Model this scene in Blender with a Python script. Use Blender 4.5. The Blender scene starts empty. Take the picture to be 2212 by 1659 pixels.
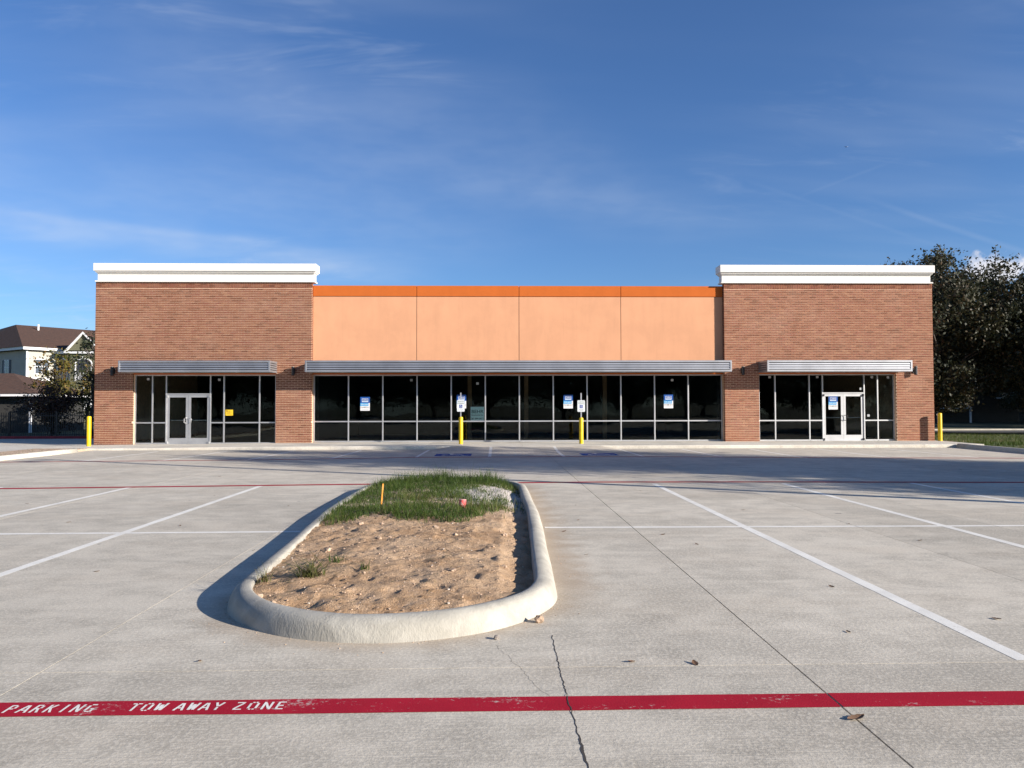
import bpy, math, random
import numpy as np
from mathutils import Vector, Matrix

R = math.radians
random.seed(11)
rng = np.random.default_rng(7)
scene = bpy.context.scene
COL = scene.collection

# ------------------------------------------------------------------ camera
cam_d = bpy.data.cameras.new('camera')
cam = bpy.data.objects.new('camera', cam_d)
COL.objects.link(cam)
cam_d.sensor_width = 36.0
cam_d.lens = 36.0 * 1660.0 / 2211.0
cam_d.clip_start = 0.05
cam_d.clip_end = 3000
cam.matrix_world = (Matrix.Translation((0, 0, 1.65)) @ Matrix.Rotation(R(-1.50), 4, 'Z')
                    @ Matrix.Rotation(R(90 + 1.71), 4, 'X') @ Matrix.Rotation(R(-0.12), 4, 'Z'))
scene.camera = cam

# ------------------------------------------------------------------ sun, sky, exposure
SUN_AZ = R(62.5)      # from the facade's normal towards +X
SUN_EL = R(17.4)
sun_dir = Vector((math.sin(SUN_AZ) * math.cos(SUN_EL), -math.cos(SUN_AZ) * math.cos(SUN_EL), math.sin(SUN_EL)))
sl = bpy.data.lights.new('sun', 'SUN')
sl.energy = 5.0
sl.angle = R(0.53)
sl.color = (1.0, 0.925, 0.86)
so = bpy.data.objects.new('sun', sl)
COL.objects.link(so)
so.rotation_euler = (-sun_dir).to_track_quat('-Z', 'Y').to_euler()
so.location = (30, -20, 30)

world = bpy.data.worlds.new('World')
scene.world = world
world.use_nodes = True
wt = world.node_tree
for n in list(wt.nodes):
    wt.nodes.remove(n)


class NT:
    """small helper to write node graphs"""
    def __init__(s, tree):
        s.t = tree

    def n(s, typ, **kw):
        nd = s.t.nodes.new(typ)
        for k, v in kw.items():
            setattr(nd, k, v)
        return nd

    def l(s, a, b):
        s.t.links.new(a, b)

    def val(s, sock, v):
        if hasattr(v, 'links') or hasattr(v, 'is_linked'):
            s.l(v, sock)
        else:
            sock.default_value = v

    def math(s, op, a, b=0.0, c=None, clamp=False):
        nd = s.n('ShaderNodeMath', operation=op, use_clamp=clamp)
        s.val(nd.inputs[0], a)
        s.val(nd.inputs[1], b)
        if c is not None:
            s.val(nd.inputs[2], c)
        return nd.outputs[0]

    def vmath(s, op, a, b=(0, 0, 0)):
        nd = s.n('ShaderNodeVectorMath', operation=op)
        s.val(nd.inputs[0], a)
        s.val(nd.inputs[1], b)
        return nd.outputs['Value'] if op in ('DOT_PRODUCT', 'LENGTH', 'DISTANCE') else nd.outputs[0]

    def mix(s, f, a, b, blend='MIX'):
        nd = s.n('ShaderNodeMix', data_type='RGBA', blend_type=blend)
        s.val(nd.inputs[0], f)
        for sk, v in ((nd.inputs[6], a), (nd.inputs[7], b)):
            if isinstance(v, tuple) and len(v) == 3:
                v = (*v, 1)
            s.val(sk, v)
        return nd.outputs[2]

    def ramp(s, f, lo, hi, a=0.0, b=1.0, smooth=True):
        nd = s.n('ShaderNodeMapRange', interpolation_type='SMOOTHSTEP' if smooth else 'LINEAR')
        nd.clamp = True if hasattr(nd, 'clamp') else None
        s.val(nd.inputs[0], f)
        nd.inputs[1].default_value = lo
        nd.inputs[2].default_value = hi
        nd.inputs[3].default_value = a
        nd.inputs[4].default_value = b
        return nd.outputs[0]

    def noise(s, vec, scale, detail=4, rough=0.55, dist=0.0):
        nd = s.n('ShaderNodeTexNoise')
        s.val(nd.inputs['Vector'], vec)
        nd.inputs['Scale'].default_value = scale
        nd.inputs['Detail'].default_value = detail
        nd.inputs['Roughness'].default_value = rough
        nd.inputs['Distortion'].default_value = dist
        return nd.outputs[0]

    def comb(s, x, y, z):
        nd = s.n('ShaderNodeCombineXYZ')
        s.val(nd.inputs[0], x)
        s.val(nd.inputs[1], y)
        s.val(nd.inputs[2], z)
        return nd.outputs[0]

    def sep(s, v):
        nd = s.n('ShaderNodeSeparateXYZ')
        s.l(v, nd.inputs[0])
        return nd.outputs

    def mapping(s, v, scale=(1, 1, 1), rot=(0, 0, 0), loc=(0, 0, 0)):
        nd = s.n('ShaderNodeMapping')
        s.l(v, nd.inputs[0])
        nd.inputs[1].default_value = loc
        nd.inputs[2].default_value = rot
        nd.inputs[3].default_value = scale
        return nd.outputs[0]


W = NT(wt)
sky = W.n('ShaderNodeTexSky')
sky.sky_type = 'NISHITA'
sky.sun_disc = False
sky.sun_elevation = SUN_EL
sky.sun_rotation = math.atan2(sun_dir.x, sun_dir.y)
sky.air_density = 0.95
sky.dust_density = 0.3
sky.ozone_density = 3.0
geo = W.n('ShaderNodeTexCoord')
D = W.vmath('NORMALIZE', geo.outputs['Generated'])
dx, dy, dz = W.sep(D)
# thin cirrus sheet on a flat layer high above
inv = W.math('DIVIDE', 1.0, W.math('ADD', W.math('MAXIMUM', dz, 0.0), 0.16))
pl = W.comb(W.math('MULTIPLY', dx, inv), W.math('MULTIPLY', dy, inv), 0.0)
c1 = W.noise(W.mapping(pl, (0.55, 2.0, 1), (0, 0, R(-14))), 1.6, 3, 0.55)
c2 = W.noise(W.mapping(pl, (0.6, 0.8, 1), (0, 0, R(10)), (3, 1, 0)), 0.9, 1, 0.5)
cir = W.math('MULTIPLY', W.ramp(c1, 0.40, 0.78), W.ramp(c2, 0.36, 0.66))
c3 = W.noise(W.mapping(pl, (1.0, 2.6, 1), (0, 0, R(-20)), (2.3, 5.1, 0)), 2.4, 4, 0.66, 0.5)
cir = W.math('ADD', W.math('MULTIPLY', cir, 0.16), W.math('MULTIPLY', W.math('MULTIPLY', W.ramp(c3, 0.50, 0.80), W.ramp(c2, 0.42, 0.62)), 0.19))
# long cirrus streaks / old contrails: each lies along a great circle
def camray(px, py):
    fw = cam.matrix_world.to_3x3() @ Vector(((px - 1105.5) / 1660.0, (829.5 - py) / 1660.0, -1.0))
    return fw.normalized()
WOB = W.math('SUBTRACT', W.noise(D, 5.0, 1), 0.5)
TEX = W.ramp(W.noise(W.mapping(D, (1, 1, 3)), 16.0, 2, 0.6), 0.25, 0.75, 0.5, 1.0)
def streak(p0, p1, wid, strength, soft=0.10, seed=0.0):
    a, b = camray(*p0), camray(*p1)
    nrm = a.cross(b).normalized()
    mid = (a + b).normalized()
    half = math.acos(max(-1, min(1, a.dot(b)))) / 2
    wob = W.math('MULTIPLY', WOB, wid * 1.6)
    dd = W.math('ADD', W.vmath('DOT_PRODUCT', D, tuple(nrm)), wob)
    across = W.ramp(W.math('ABSOLUTE', dd), 0.0, wid, 1.0, 0.0)
    along = W.ramp(W.vmath('DOT_PRODUCT', D, tuple(mid)), math.cos(half + soft), math.cos(max(half - soft, 0.001)))
    tex = TEX
    return W.math('MULTIPLY', W.math('MULTIPLY', W.math('MULTIPLY', across, along), tex), strength)
for a_, b_, wd, st, sf in (((-300, 412), (830, 592), 0.026, 0.22, 0.10), ((-200, 425), (620, 535), 0.008, 0.10, 0.08),
                           ((-300, 520), (420, 640), 0.022, 0.10, 0.1),
                           ((1950, 455), (2300, 575), 0.005, 0.08, 0.06), ((1640, 400), (2010, 525), 0.004, 0.03, 0.05),
                           ((1760, 412), (1900, 358), 0.003, 0.03, 0.03),
                           ((-250, 300), (900, 480), 0.09, 0.13, 0.2), ((350, 120), (1350, 420), 0.085, 0.09, 0.15), ((700, 330), (1500, 470), 0.035, 0.06, 0.12)):
    cir = W.math('ADD', cir, streak(a_, b_, wd, st, sf, seed=wd * 90))
# a small cumulus low on the right
cc = camray(2140, 588)
rgt = cc.cross(Vector((0, 0, 1))).normalized()
upv = rgt.cross(cc)
cu = W.math('DIVIDE', W.vmath('DOT_PRODUCT', D, tuple(rgt)), 0.034)
cv = W.math('DIVIDE', W.vmath('DOT_PRODUCT', D, tuple(upv)), 0.020)
infront = W.math('GREATER_THAN', W.vmath('DOT_PRODUCT', D, tuple(cc)), 0.5)
rad = W.math('SQRT', W.math('ADD', W.math('MULTIPLY', cu, cu), W.math('MULTIPLY', cv, cv)))
puff = W.math('ADD', rad, W.math('MULTIPLY', W.math('SUBTRACT', W.noise(D, 42.0, 4, 0.62), 0.5), 2.6))
cum = W.math('MULTIPLY', W.ramp(puff, 0.45, 1.15, 1.0, 0.0), infront)
skycol = W.mix(1.0, sky.outputs[0], (0.68, 0.885, 1.19), 'MULTIPLY')
c_sky = W.mix(W.math('MINIMUM', cir, 0.9), skycol, (5.6, 6.2, 7.2))
c_sky = W.mix(W.math('MULTIPLY', cum, 0.85), c_sky, (7.5, 7.3, 7.6))
bg = W.n('ShaderNodeBackground')
W.l(c_sky, bg.inputs[0])
bg.inputs[1].default_value = 0.068
world.cycles.sampling_method = 'MANUAL'
world.cycles.sample_map_resolution = 512
wo = W.n('ShaderNodeOutputWorld')
W.l(bg.outputs[0], wo.inputs[0])

vs = scene.view_settings
vs.view_transform = 'Standard'
vs.look = 'None'
vs.exposure = 0.9
vs.gamma = 1.0
vs.use_curve_mapping = False
cy = scene.cycles
cy.max_bounces = 6
cy.diffuse_bounces = 3
cy.glossy_bounces = 3
cy.transmission_bounces = 3
cy.transparent_max_bounces = 12
scene.render.resolution_x = 1024
scene.render.resolution_y = 768

# ------------------------------------------------------------------ helpers
def tag(o, label=None, cat=None, group=None, kind=None):
    if label: o['label'] = label
    if cat: o['category'] = cat
    if group: o['group'] = group
    if kind: o['kind'] = kind
    return o

def empty(name, loc=(0, 0, 0), rz=0.0, parent=None):
    o = bpy.data.objects.new(name, None)
    COL.objects.link(o)
    o.location = loc
    o.rotation_euler = (0, 0, rz)
    o.parent = parent
    o.empty_display_size = 0.2
    return o

def link_mesh(name, me, mat=None, parent=None, loc=(0, 0, 0)):
    o = bpy.data.objects.new(name, me)
    COL.objects.link(o)
    o.location = loc
    if parent: o.parent = parent
    if mat and not me.materials: me.materials.append(mat)
    return o

def copy_tree(o, parent=None):
    c = o.copy()
    COL.objects.link(c)
    c.parent = parent
    for ch in [k for k in bpy.data.objects if k.parent == o]:
        copy_tree(ch, c)
    return c


class MB:
    """collects shapes into one mesh"""
    def __init__(s):
        s.v = []
        s.f = []

    def box(s, x0, x1, y0, y1, z0, z1):
        i = len(s.v)
        s.v += [(x0, y0, z0), (x1, y0, z0), (x1, y1, z0), (x0, y1, z0), (x0, y0, z1), (x1, y0, z1), (x1, y1, z1), (x0, y1, z1)]
        s.f += [(i, i + 3, i + 2, i + 1), (i + 4, i + 5, i + 6, i + 7), (i, i + 1, i + 5, i + 4), (i + 1, i + 2, i + 6, i + 5),
                (i + 2, i + 3, i + 7, i + 6), (i + 3, i, i + 4, i + 7)]
        return s

    def poly(s, pts):
        i = len(s.v)
        s.v += [tuple(p) for p in pts]
        s.f.append(tuple(range(i, i + len(pts))))
        return s

    def prism(s, pts, off):
        """closed prism: polygon pts swept by vector off"""
        i = len(s.v)
        n = len(pts)
        o = Vector(off)
        s.v += [tuple(p) for p in pts] + [tuple(Vector(p) + o) for p in pts]
        s.f.append(tuple(range(i + n - 1, i - 1, -1)))
        s.f.append(tuple(range(i + n, i + 2 * n)))
        for k in range(n):
            j = (k + 1) % n
            s.f.append((i + k, i + j, i + n + j, i + n + k))
        return s

    def tube(s, pts, rad, seg=8, cap=True):
        """tapered tube through points, rad number or list"""
        pts = [Vector(p) for p in pts]
        if not isinstance(rad, (list, tuple)): rad = [rad] * len(pts)
        i0 = len(s.v)
        for k, p in enumerate(pts):
            d = (pts[min(k + 1, len(pts) - 1)] - pts[max(k - 1, 0)]).normalized()
            a = d.cross(Vector((0, 0, 1)) if abs(d.z) < 0.9 else Vector((1, 0, 0))).normalized()
            b = d.cross(a).normalized()
            for q in range(seg):
                t = 2 * math.pi * q / seg
                s.v.append(tuple(p + (a * math.cos(t) + b * math.sin(t)) * rad[k]))
        for k in range(len(pts) - 1):
            for q in range(seg):
                a0 = i0 + k * seg + q
                a1 = i0 + k * seg + (q + 1) % seg
                s.f.append((a0, a1, a1 + seg, a0 + seg))
        if cap:
            s.f.append(tuple(i0 + q for q in range(seg))[::-1])
            e = i0 + (len(pts) - 1) * seg
            s.f.append(tuple(e + q for q in range(seg)))
        return s

    def lathe(s, prof, seg=20, c=(0, 0, 0)):
        i0 = len(s.v)
        for r, z in prof:
            for q in range(seg):
                t = 2 * math.pi * q / seg
                s.v.append((c[0] + r * math.cos(t), c[1] + r * math.sin(t), c[2] + z))
        for k in range(len(prof) - 1):
            for q in range(seg):
                a0 = i0 + k * seg + q
                a1 = i0 + k * seg + (q + 1) % seg
                s.f.append((a0, a1, a1 + seg, a0 + seg))
        s.f.append(tuple(i0 + q for q in range(seg))[::-1])
        e = i0 + (len(prof) - 1) * seg
        s.f.append(tuple(e + q for q in range(seg)))
        return s

    def mesh(s, name='m', smooth=False):
        me = bpy.data.meshes.new(name)
        me.from_pydata(s.v, [], s.f)
        me.update()
        if smooth:
            me.polygons.foreach_set('use_smooth', [True] * len(me.polygons))
        return me

    def build(s, name, mat=None, parent=None, loc=(0, 0, 0), smooth=False, bevel=0.0):
        o = link_mesh(name, s.mesh(name, smooth), mat, parent, loc)
        if bevel:
            m = o.modifiers.new('bevel', 'BEVEL')
            m.width = bevel
            m.segments = 2
            m.limit_method = 'ANGLE'
        return o


def quads_mesh(name, V, nper=4, smooth=False):
    """V: (n, nper, 3) array of separate polygons"""
    n = V.shape[0]
    me = bpy.data.meshes.new(name)
    me.vertices.add(n * nper)
    me.vertices.foreach_set('co', V.astype(np.float32).ravel())
    me.loops.add(n * nper)
    me.loops.foreach_set('vertex_index', np.arange(n * nper, dtype=np.int32))
    me.polygons.add(n)
    me.polygons.foreach_set('loop_start', np.arange(n, dtype=np.int32) * nper)
    me.polygons.foreach_set('loop_total', np.full(n, nper, dtype=np.int32))
    me.update(calc_edges=True)
    return me

# ------------------------------------------------------------------ materials
def mat_new(name):
    m = bpy.data.materials.new(name)
    m.use_nodes = True
    t = NT(m.node_tree)
    p = m.node_tree.nodes['Principled BSDF']
    return m, t, p

def pos_of(t):
    return t.n('ShaderNodeNewGeometry').outputs['Position']

def bump(t, p, h, strength=0.3, dist=0.01):
    b = t.n('ShaderNodeBump')
    b.inputs['Strength'].default_value = strength
    b.inputs['Distance'].default_value = dist
    t.l(h, b.inputs['Height'])
    t.l(b.outputs[0], p.inputs['Normal'])

def simple(name, col, rough=0.6, var=0.12, scale=3.0, metal=0.0, bmp=0.0, bscale=60.0, spec=0.5):
    m, t, p = mat_new(name)
    P = pos_of(t)
    f = t.noise(P, scale, 5, 0.6)
    c2 = tuple(c * (1 - var * 2) for c in col)
    c1 = tuple(min(1, c * (1 + var)) for c in col)
    t.l(t.mix(t.ramp(f, 0.3, 0.7), c2, c1), p.inputs['Base Color'])
    p.inputs['Roughness'].default_value = rough
    p.inputs['Metallic'].default_value = metal
    p.inputs['Specular IOR Level'].default_value = spec
    if bmp:
        bump(t, p, t.noise(P, bscale, 4, 0.6), bmp, 0.01)
    return m

def concrete(name, light, dark, broom=True, tan=0.25, slabvar=True, stain=1.0, island=False):
    m, t, p = mat_new(name)
    P = pos_of(t)
    big = t.noise(P, 0.35, 3, 0.6)
    mid = t.noise(P, 2.2, 4, 0.7)
    fine = t.noise(P, 38.0, 2, 0.7)
    grit = t.noise(P, 150.0, 1, 0.7)
    strk = t.noise(t.mapping(P, (0.5, 5.0, 1.0)), 1.3, 4, 0.68)
    f = t.math('ADD', t.math('MULTIPLY', big, 0.36), t.math('ADD', t.math('MULTIPLY', mid, 0.44), t.math('MULTIPLY', strk, 0.20)))
    c = t.mix(t.ramp(f, 0.41, 0.59), dark, light)
    # tan dirt washed over patches
    tn = t.ramp(t.noise(t.mapping(P, (0.8, 1.5, 1), loc=(5, 3, 0)), 0.6, 3, 0.6), 0.46, 0.66)
    c = t.mix(t.math('MULTIPLY', tn, tan), c, (0.50, 0.42, 0.31))
    # small oil and tyre spots
    vor = t.n('ShaderNodeTexVoronoi')
    t.l(P, vor.inputs['Vector'])
    vor.inputs['Scale'].default_value = 1.5
    wd = t.math('ADD', vor.outputs['Distance'], t.math('MULTIPLY', t.math('SUBTRACT', fine, 0.5), 0.05))
    csep = t.n('ShaderNodeSeparateColor')
    t.l(vor.outputs['Color'], csep.inputs[0])
    size = t.math('MULTIPLY', t.math('POWER', csep.outputs[0], 5.0), 0.085)
    spot = t.ramp(t.math('SUBTRACT', wd, size), -0.012, 0.014, 1.0, 0.0)
    c = t.mix(t.math('MULTIPLY', spot, 0.7 * stain), c, (0.15, 0.14, 0.13))
    # dull grey worn swirls
    sw = t.ramp(t.noise(t.mapping(P, (1.0, 1.7, 1.0), loc=(2, 9, 0)), 0.8, 5, 0.76, 0.8), 0.50, 0.68)
    c = t.mix(t.math('MULTIPLY', sw, 0.42 * stain), c, tuple(k * 0.66 for k in dark))
    c = t.mix(t.ramp(grit, 0.47, 0.64, 0.0, 0.28), c, tuple(k * 0.45 for k in dark))
    c = t.mix(t.ramp(fine, 0.47, 0.62, 0.0, 0.42), c, tuple(min(1, k * 1.22) for k in light))
    if island:
        # soil washed out along the right side of the island and round its nose
        x, y, z = t.sep(P)
        dn = t.math('ADD', t.math('ABSOLUTE', t.math('SUBTRACT', x, 0.62)), t.math('MULTIPLY', t.math('SUBTRACT', mid, 0.5), 0.9))
        m1 = t.math('MULTIPLY', t.ramp(dn, 0.05, 0.55, 1.0, 0.0), t.math('MULTIPLY', t.ramp(y, 6.2, 7.4), t.ramp(y, 17.5, 15.0)))
        rn = t.math('ADD', t.vmath('DISTANCE', t.comb(x, y, 0.0), (-0.84, 6.87, 0.0)), t.math('MULTIPLY', t.math('SUBTRACT', mid, 0.5), 0.5))
        m2 = t.math('MULTIPLY', t.ramp(rn, 1.42, 1.72, 0.7, 0.0), t.ramp(y, 7.4, 6.6))
        c = t.mix(t.math('MULTIPLY', t.math('MAXIMUM', m1, m2), 0.62), c, (0.42, 0.315, 0.21))
    if slabvar:
        oi = t.n('ShaderNodeObjectInfo')
        rv = t.ramp(oi.outputs['Random'], 0, 1, 0.93, 1.05, False)
        cr = t.comb(rv, rv, rv)
        c = t.mix(1.0, c, cr, 'MULTIPLY')
    t.l(c, p.inputs['Base Color'])
    p.inputs['Roughness'].default_value = 0.9
    p.inputs['Specular IOR Level'].default_value = 0.25
    h = fine
    if broom:
        br = t.noise(t.mapping(P, (1.4, 90.0, 1.0)), 1.0, 1, 0.6)
        h = t.math('ADD', h, t.math('MULTIPLY', br, 0.9))
    bump(t, p, h, 0.40, 0.006)
    return m

M = {}
M['concrete'] = concrete('lot_concrete', (0.62, 0.562, 0.447), (0.455, 0.412, 0.327), island=True)
M['walk'] = concrete('walk_concrete', (0.68, 0.635, 0.53), (0.54, 0.50, 0.41), True, 0.2, True, 0.5)
M['kerb'] = concrete('kerb_concrete', (0.60, 0.565, 0.47), (0.44, 0.415, 0.34), False, 0.22, False, 0.35)
M['base'] = simple('joint_filler', (0.05, 0.045, 0.04), 0.95)

def paint(name, col, wear, under=(0.54, 0.50, 0.44)):
    m, t, p = mat_new(name)
    P = pos_of(t)
    w = t.math('ADD', t.math('MULTIPLY', t.noise(P, 30.0, 3, 0.75), 0.5),
               t.math('MULTIPLY', t.noise(t.mapping(P, (1.5, 4, 1)), 1.4, 3, 0.65), 0.5))
    f = t.ramp(w, 0.60 - wear, 0.70 - wear * 0.6)
    c = t.mix(t.ramp(t.noise(P, 3.0, 5), 0.3, 0.7), tuple(k * 0.86 for k in col), col)
    c = t.mix(t.math('MULTIPLY', f, 0.75), c, under)
    c = t.mix(t.ramp(t.noise(P, 170.0, 2, 0.7), 0.35, 0.75, 0, 0.3), c, tuple(k * 0.55 for k in col))
    t.l(c, p.inputs['Base Color'])
    p.inputs['Roughness'].default_value = 0.8
    p.inputs['Specular IOR Level'].default_value = 0.08
    bump(t, p, t.noise(P, 120.0, 2, 0.6), 0.3, 0.004)
    return m

M['white_paint'] = paint('white_line_paint', (0.88, 0.85, 0.75), 0.055)
M['red_paint'] = paint('red_line_paint', (0.41, 0.015, 0.032), 0.035)
M['blue_paint'] = paint('blue_symbol_paint', (0.035, 0.10, 0.32), 0.06)
M['faint_paint'] = paint('worn_white_paint', (0.62, 0.62, 0.58), 0.16)
M['crack'] = simple('crack_dark', (0.05, 0.042, 0.035), 0.95)

# brick: colour drawn for each brick from its place in the bond
BL, BH = 0.254, 0.0762
def brick_mat(name, tones, x0):
    m, t, p = mat_new(name)
    P = pos_of(t)
    x, y, z = t.sep(P)
    row = t.math('FLOOR', t.math('DIVIDE', t.math('ADD', z, 0.004), BH))
    par = t.math('MODULO', row, 2.0)
    colm = t.math('FLOOR', t.math('ADD', t.math('DIVIDE', t.math('SUBTRACT', x, x0), BL), t.math('MULTIPLY', par, 0.5)))
    wn = t.n('ShaderNodeTexWhiteNoise', noise_dimensions='3D')
    t.l(t.comb(colm, row, 3.0), wn.inputs['Vector'])
    r = t.n('ShaderNodeValToRGB')
    r.color_ramp.interpolation = 'LINEAR'
    els = r.color_ramp.elements
    els[0].position, els[0].color = 0.0, (*tones[0], 1)
    els[1].position, els[1].color = 1.0, (*tones[-1], 1)
    for k in range(1, len(tones) - 1):
        e = els.new(k / (len(tones) - 1))
        e.color = (*tones[k], 1)
    t.l(wn.outputs['Value'], r.inputs[0])
    g = t.noise(P, 60.0, 4, 0.65)
    c = t.mix(t.ramp(g, 0.3, 0.75, 0.0, 0.45), r.outputs[0], tuple(k * 0.6 for k in tones[1]))
    ef = t.ramp(t.noise(P, 0.8, 4, 0.6), 0.45, 0.8, 0.0, 0.16)
    c = t.mix(ef, c, (0.52, 0.36, 0.26))
    t.l(c, p.inputs['Base Color'])
    p.inputs['Roughness'].default_value = 0.9
    p.inputs['Specular IOR Level'].default_value = 0.2
    bump(t, p, t.noise(P, 130.0, 3, 0.6), 0.4, 0.004)
    return m

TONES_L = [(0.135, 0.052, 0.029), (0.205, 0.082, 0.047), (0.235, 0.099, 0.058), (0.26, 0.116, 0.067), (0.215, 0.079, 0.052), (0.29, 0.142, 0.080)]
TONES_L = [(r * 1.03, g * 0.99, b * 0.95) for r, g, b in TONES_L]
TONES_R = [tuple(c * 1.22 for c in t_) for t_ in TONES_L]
M['mortar'] = simple('mortar', (0.77, 0.53, 0.355), 0.95, 0.08, 8.0, bmp=0.3, bscale=90)
def stucco(name, col, mott=0.10, drip=0.0):
    m, t, p = mat_new(name)
    P = pos_of(t)
    a = t.noise(P, 0.9, 5, 0.62, 0.4)
    b = t.noise(t.mapping(P, (3.0, 1, 0.6)), 0.9, 4, 0.6)
    f = t.math('ADD', t.math('MULTIPLY', a, 0.6), t.math('MULTIPLY', b, 0.4))
    c = t.mix(t.ramp(f, 0.32, 0.66), tuple(k * (1 - mott) for k in col), tuple(min(1, k * (1 + mott * 0.5)) for k in col))
    if drip:
        dr = t.ramp(t.noise(t.mapping(P, (5.0, 1.0, 0.22)), 1.6, 4, 0.7), 0.56, 0.74)
        c = t.mix(t.math('MULTIPLY', dr, drip), c, tuple(k * 0.72 for k in col))
        pt = t.ramp(t.noise(t.mapping(P, (1.0, 1.0, 1.3), loc=(4, 0, 2)), 1.7, 4, 0.7), 0.58, 0.66)
        c = t.mix(t.math('MULTIPLY', pt, 0.16), c, tuple(min(1, k * 1.12) for k in col))
    t.l(c, p.inputs['Base Color'])
    p.inputs['Roughness'].default_value = 0.9
    p.inputs['Specular IOR Level'].default_value = 0.15
    bump(t, p, t.math('ADD', t.noise(P, 110.0, 2, 0.7), t.math('MULTIPLY', t.noise(P, 9.0, 3), 0.7)), 0.35, 0.006)
    return m
M['peach'] = stucco('peach_stucco', (0.66, 0.338, 0.186), 0.07, 0.14)
M['orange'] = stucco('orange_stucco', (0.53, 0.130, 0.025), 0.06)
M['white'] = stucco('white_stucco', (0.78, 0.75, 0.68), 0.03, 0.10)
M['alu'] = simple('brushed_aluminium', (0.56, 0.56, 0.55), 0.50, 0.05, 2.0, 0.80)
M['alu_dark'] = simple('grey_awning_metal', (0.42, 0.425, 0.43), 0.50, 0.07, 1.2, 0.80)
M['dark'] = simple('dark_bronze', (0.018, 0.016, 0.015), 0.45, 0.1)
M['interior'] = simple('unlit_look_interior', (0.014, 0.0135, 0.013), 0.9, 0.3, 1.0)
M['yellow'] = simple('yellow_enamel', (0.83, 0.545, 0.002), 0.42, 0.07, 4.0)
M['steel'] = simple('galvanised_steel', (0.55, 0.55, 0.54), 0.4, 0.1, 6.0, 0.5)
M['sign_white'] = simple('sign_white', (0.78, 0.80, 0.78), 0.45, 0.03)
M['sign_green'] = simple('sign_dark_green', (0.03, 0.10, 0.06), 0.5, 0.03)
M['sign_blue'] = simple('sign_blue', (0.015, 0.05, 0.26), 0.5, 0.03)
M['poster_blue'] = simple('poster_blue', (0.01, 0.075, 0.30), 0.4, 0.03)
M['poster_cyan'] = simple('poster_light_blue', (0.06, 0.33, 0.60), 0.4, 0.03)
M['poster_white'] = simple('poster_white', (0.72, 0.72, 0.70), 0.4, 0.03)
M['ink'] = simple('black_ink', (0.02, 0.02, 0.02), 0.5, 0.03)
M['pale_green'] = simple('pale_green_board', (0.76, 0.93, 0.85), 0.5, 0.03)
M['notice_yellow'] = simple('notice_yellow', (0.80, 0.52, 0.02), 0.5, 0.04)

def glass_mat(name, tint):
    m = bpy.data.materials.new(name)
    m.use_nodes = True
    t = NT(m.node_tree)
    for n in list(t.t.nodes): t.t.nodes.remove(n)
    tr = t.n('ShaderNodeBsdfTransparent')
    tr.inputs[0].default_value = (*tint, 1)
    gl = t.n('ShaderNodeBsdfGlossy')
    gl.inputs['Roughness'].default_value = 0.015
    gl.inputs['Color'].default_value = (0.8, 0.85, 0.85, 1)
    b = t.n('ShaderNodeBump')
    b.inputs['Strength'].default_value = 0.10
    b.inputs['Distance'].default_value = 0.02
    t.l(t.noise(pos_of(t), 0.9, 2), b.inputs['Height'])
    oi = t.n('ShaderNodeObjectInfo')
    wn = t.n('ShaderNodeTexWhiteNoise', noise_dimensions='1D')
    t.l(oi.outputs['Random'], wn.inputs['W'])
    tilt = t.vmath('MULTIPLY', t.vmath('SUBTRACT', wn.outputs['Color'], (0.5, 0.5, 0.5)), (0.014, 0.0, 0.010))
    t.l(t.vmath('NORMALIZE', t.vmath('ADD', b.outputs[0], tilt)), gl.inputs['Normal'])
    fr = t.n('ShaderNodeFresnel')
    fr.inputs[0].default_value = 1.32
    mx = t.n('ShaderNodeMixShader')
    t.l(fr.outputs[0], mx.inputs[0])
    t.l(tr.outputs[0], mx.inputs[1])
    t.l(gl.outputs[0], mx.inputs[2])
    o = t.n('ShaderNodeOutputMaterial')
    t.l(mx.outputs[0], o.inputs[0])
    return m
M['glass'] = glass_mat('tinted_glass', (0.90, 0.94, 0.92))
M['far_glass'] = simple('window_glass', (0.10, 0.12, 0.14), 0.08, 0.2, 1.0)

def leaf_mat(name, cols, rough=0.55, trans=0.25):
    m, t, p = mat_new(name)
    g = t.n('ShaderNodeNewGeometry')
    r = t.n('ShaderNodeValToRGB')
    els = r.color_ramp.elements
    els[0].position, els[0].color = 0.0, (*cols[0], 1)
    els[1].position, els[1].color = 1.0, (*cols[-1], 1)
    for k in range(1, len(cols) - 1):
        els.new(k / (len(cols) - 1)).color = (*cols[k], 1)
    v = t.math('ADD', t.math('MULTIPLY', g.outputs['Random Per Island'], 0.6),
               t.math('MULTIPLY', t.ramp(t.noise(g.outputs['Position'], 0.55, 3), 0.3, 0.7), 0.4))
    t.l(v, r.inputs[0])
    t.l(r.outputs[0], p.inputs['Base Color'])
    p.inputs['Roughness'].default_value = rough
    p.inputs['Specular IOR Level'].default_value = 0.3
    if trans:
        tl = t.n('ShaderNodeBsdfTranslucent')
        t.l(r.outputs[0], tl.inputs[0])
        mx = t.n('ShaderNodeMixShader')
        mx.inputs[0].default_value = trans
        t.l(p.outputs[0], mx.inputs[1])
        t.l(tl.outputs[0], mx.inputs[2])
        t.l(mx.outputs[0], t.t.nodes['Material Output'].inputs[0])
    return m
M['leaf_oak'] = leaf_mat('dark_oak_leaves', [(0.018, 0.024, 0.011), (0.030, 0.036, 0.015), (0.050, 0.047, 0.020), (0.090, 0.052, 0.026)], 0.6, 0.18)
M['leaf_autumn'] = leaf_mat('autumn_leaves', [(0.05, 0.06, 0.012), (0.10, 0.10, 0.02), (0.17, 0.12, 0.025), (0.20, 0.085, 0.02)], 0.6, 0.25)
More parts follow.
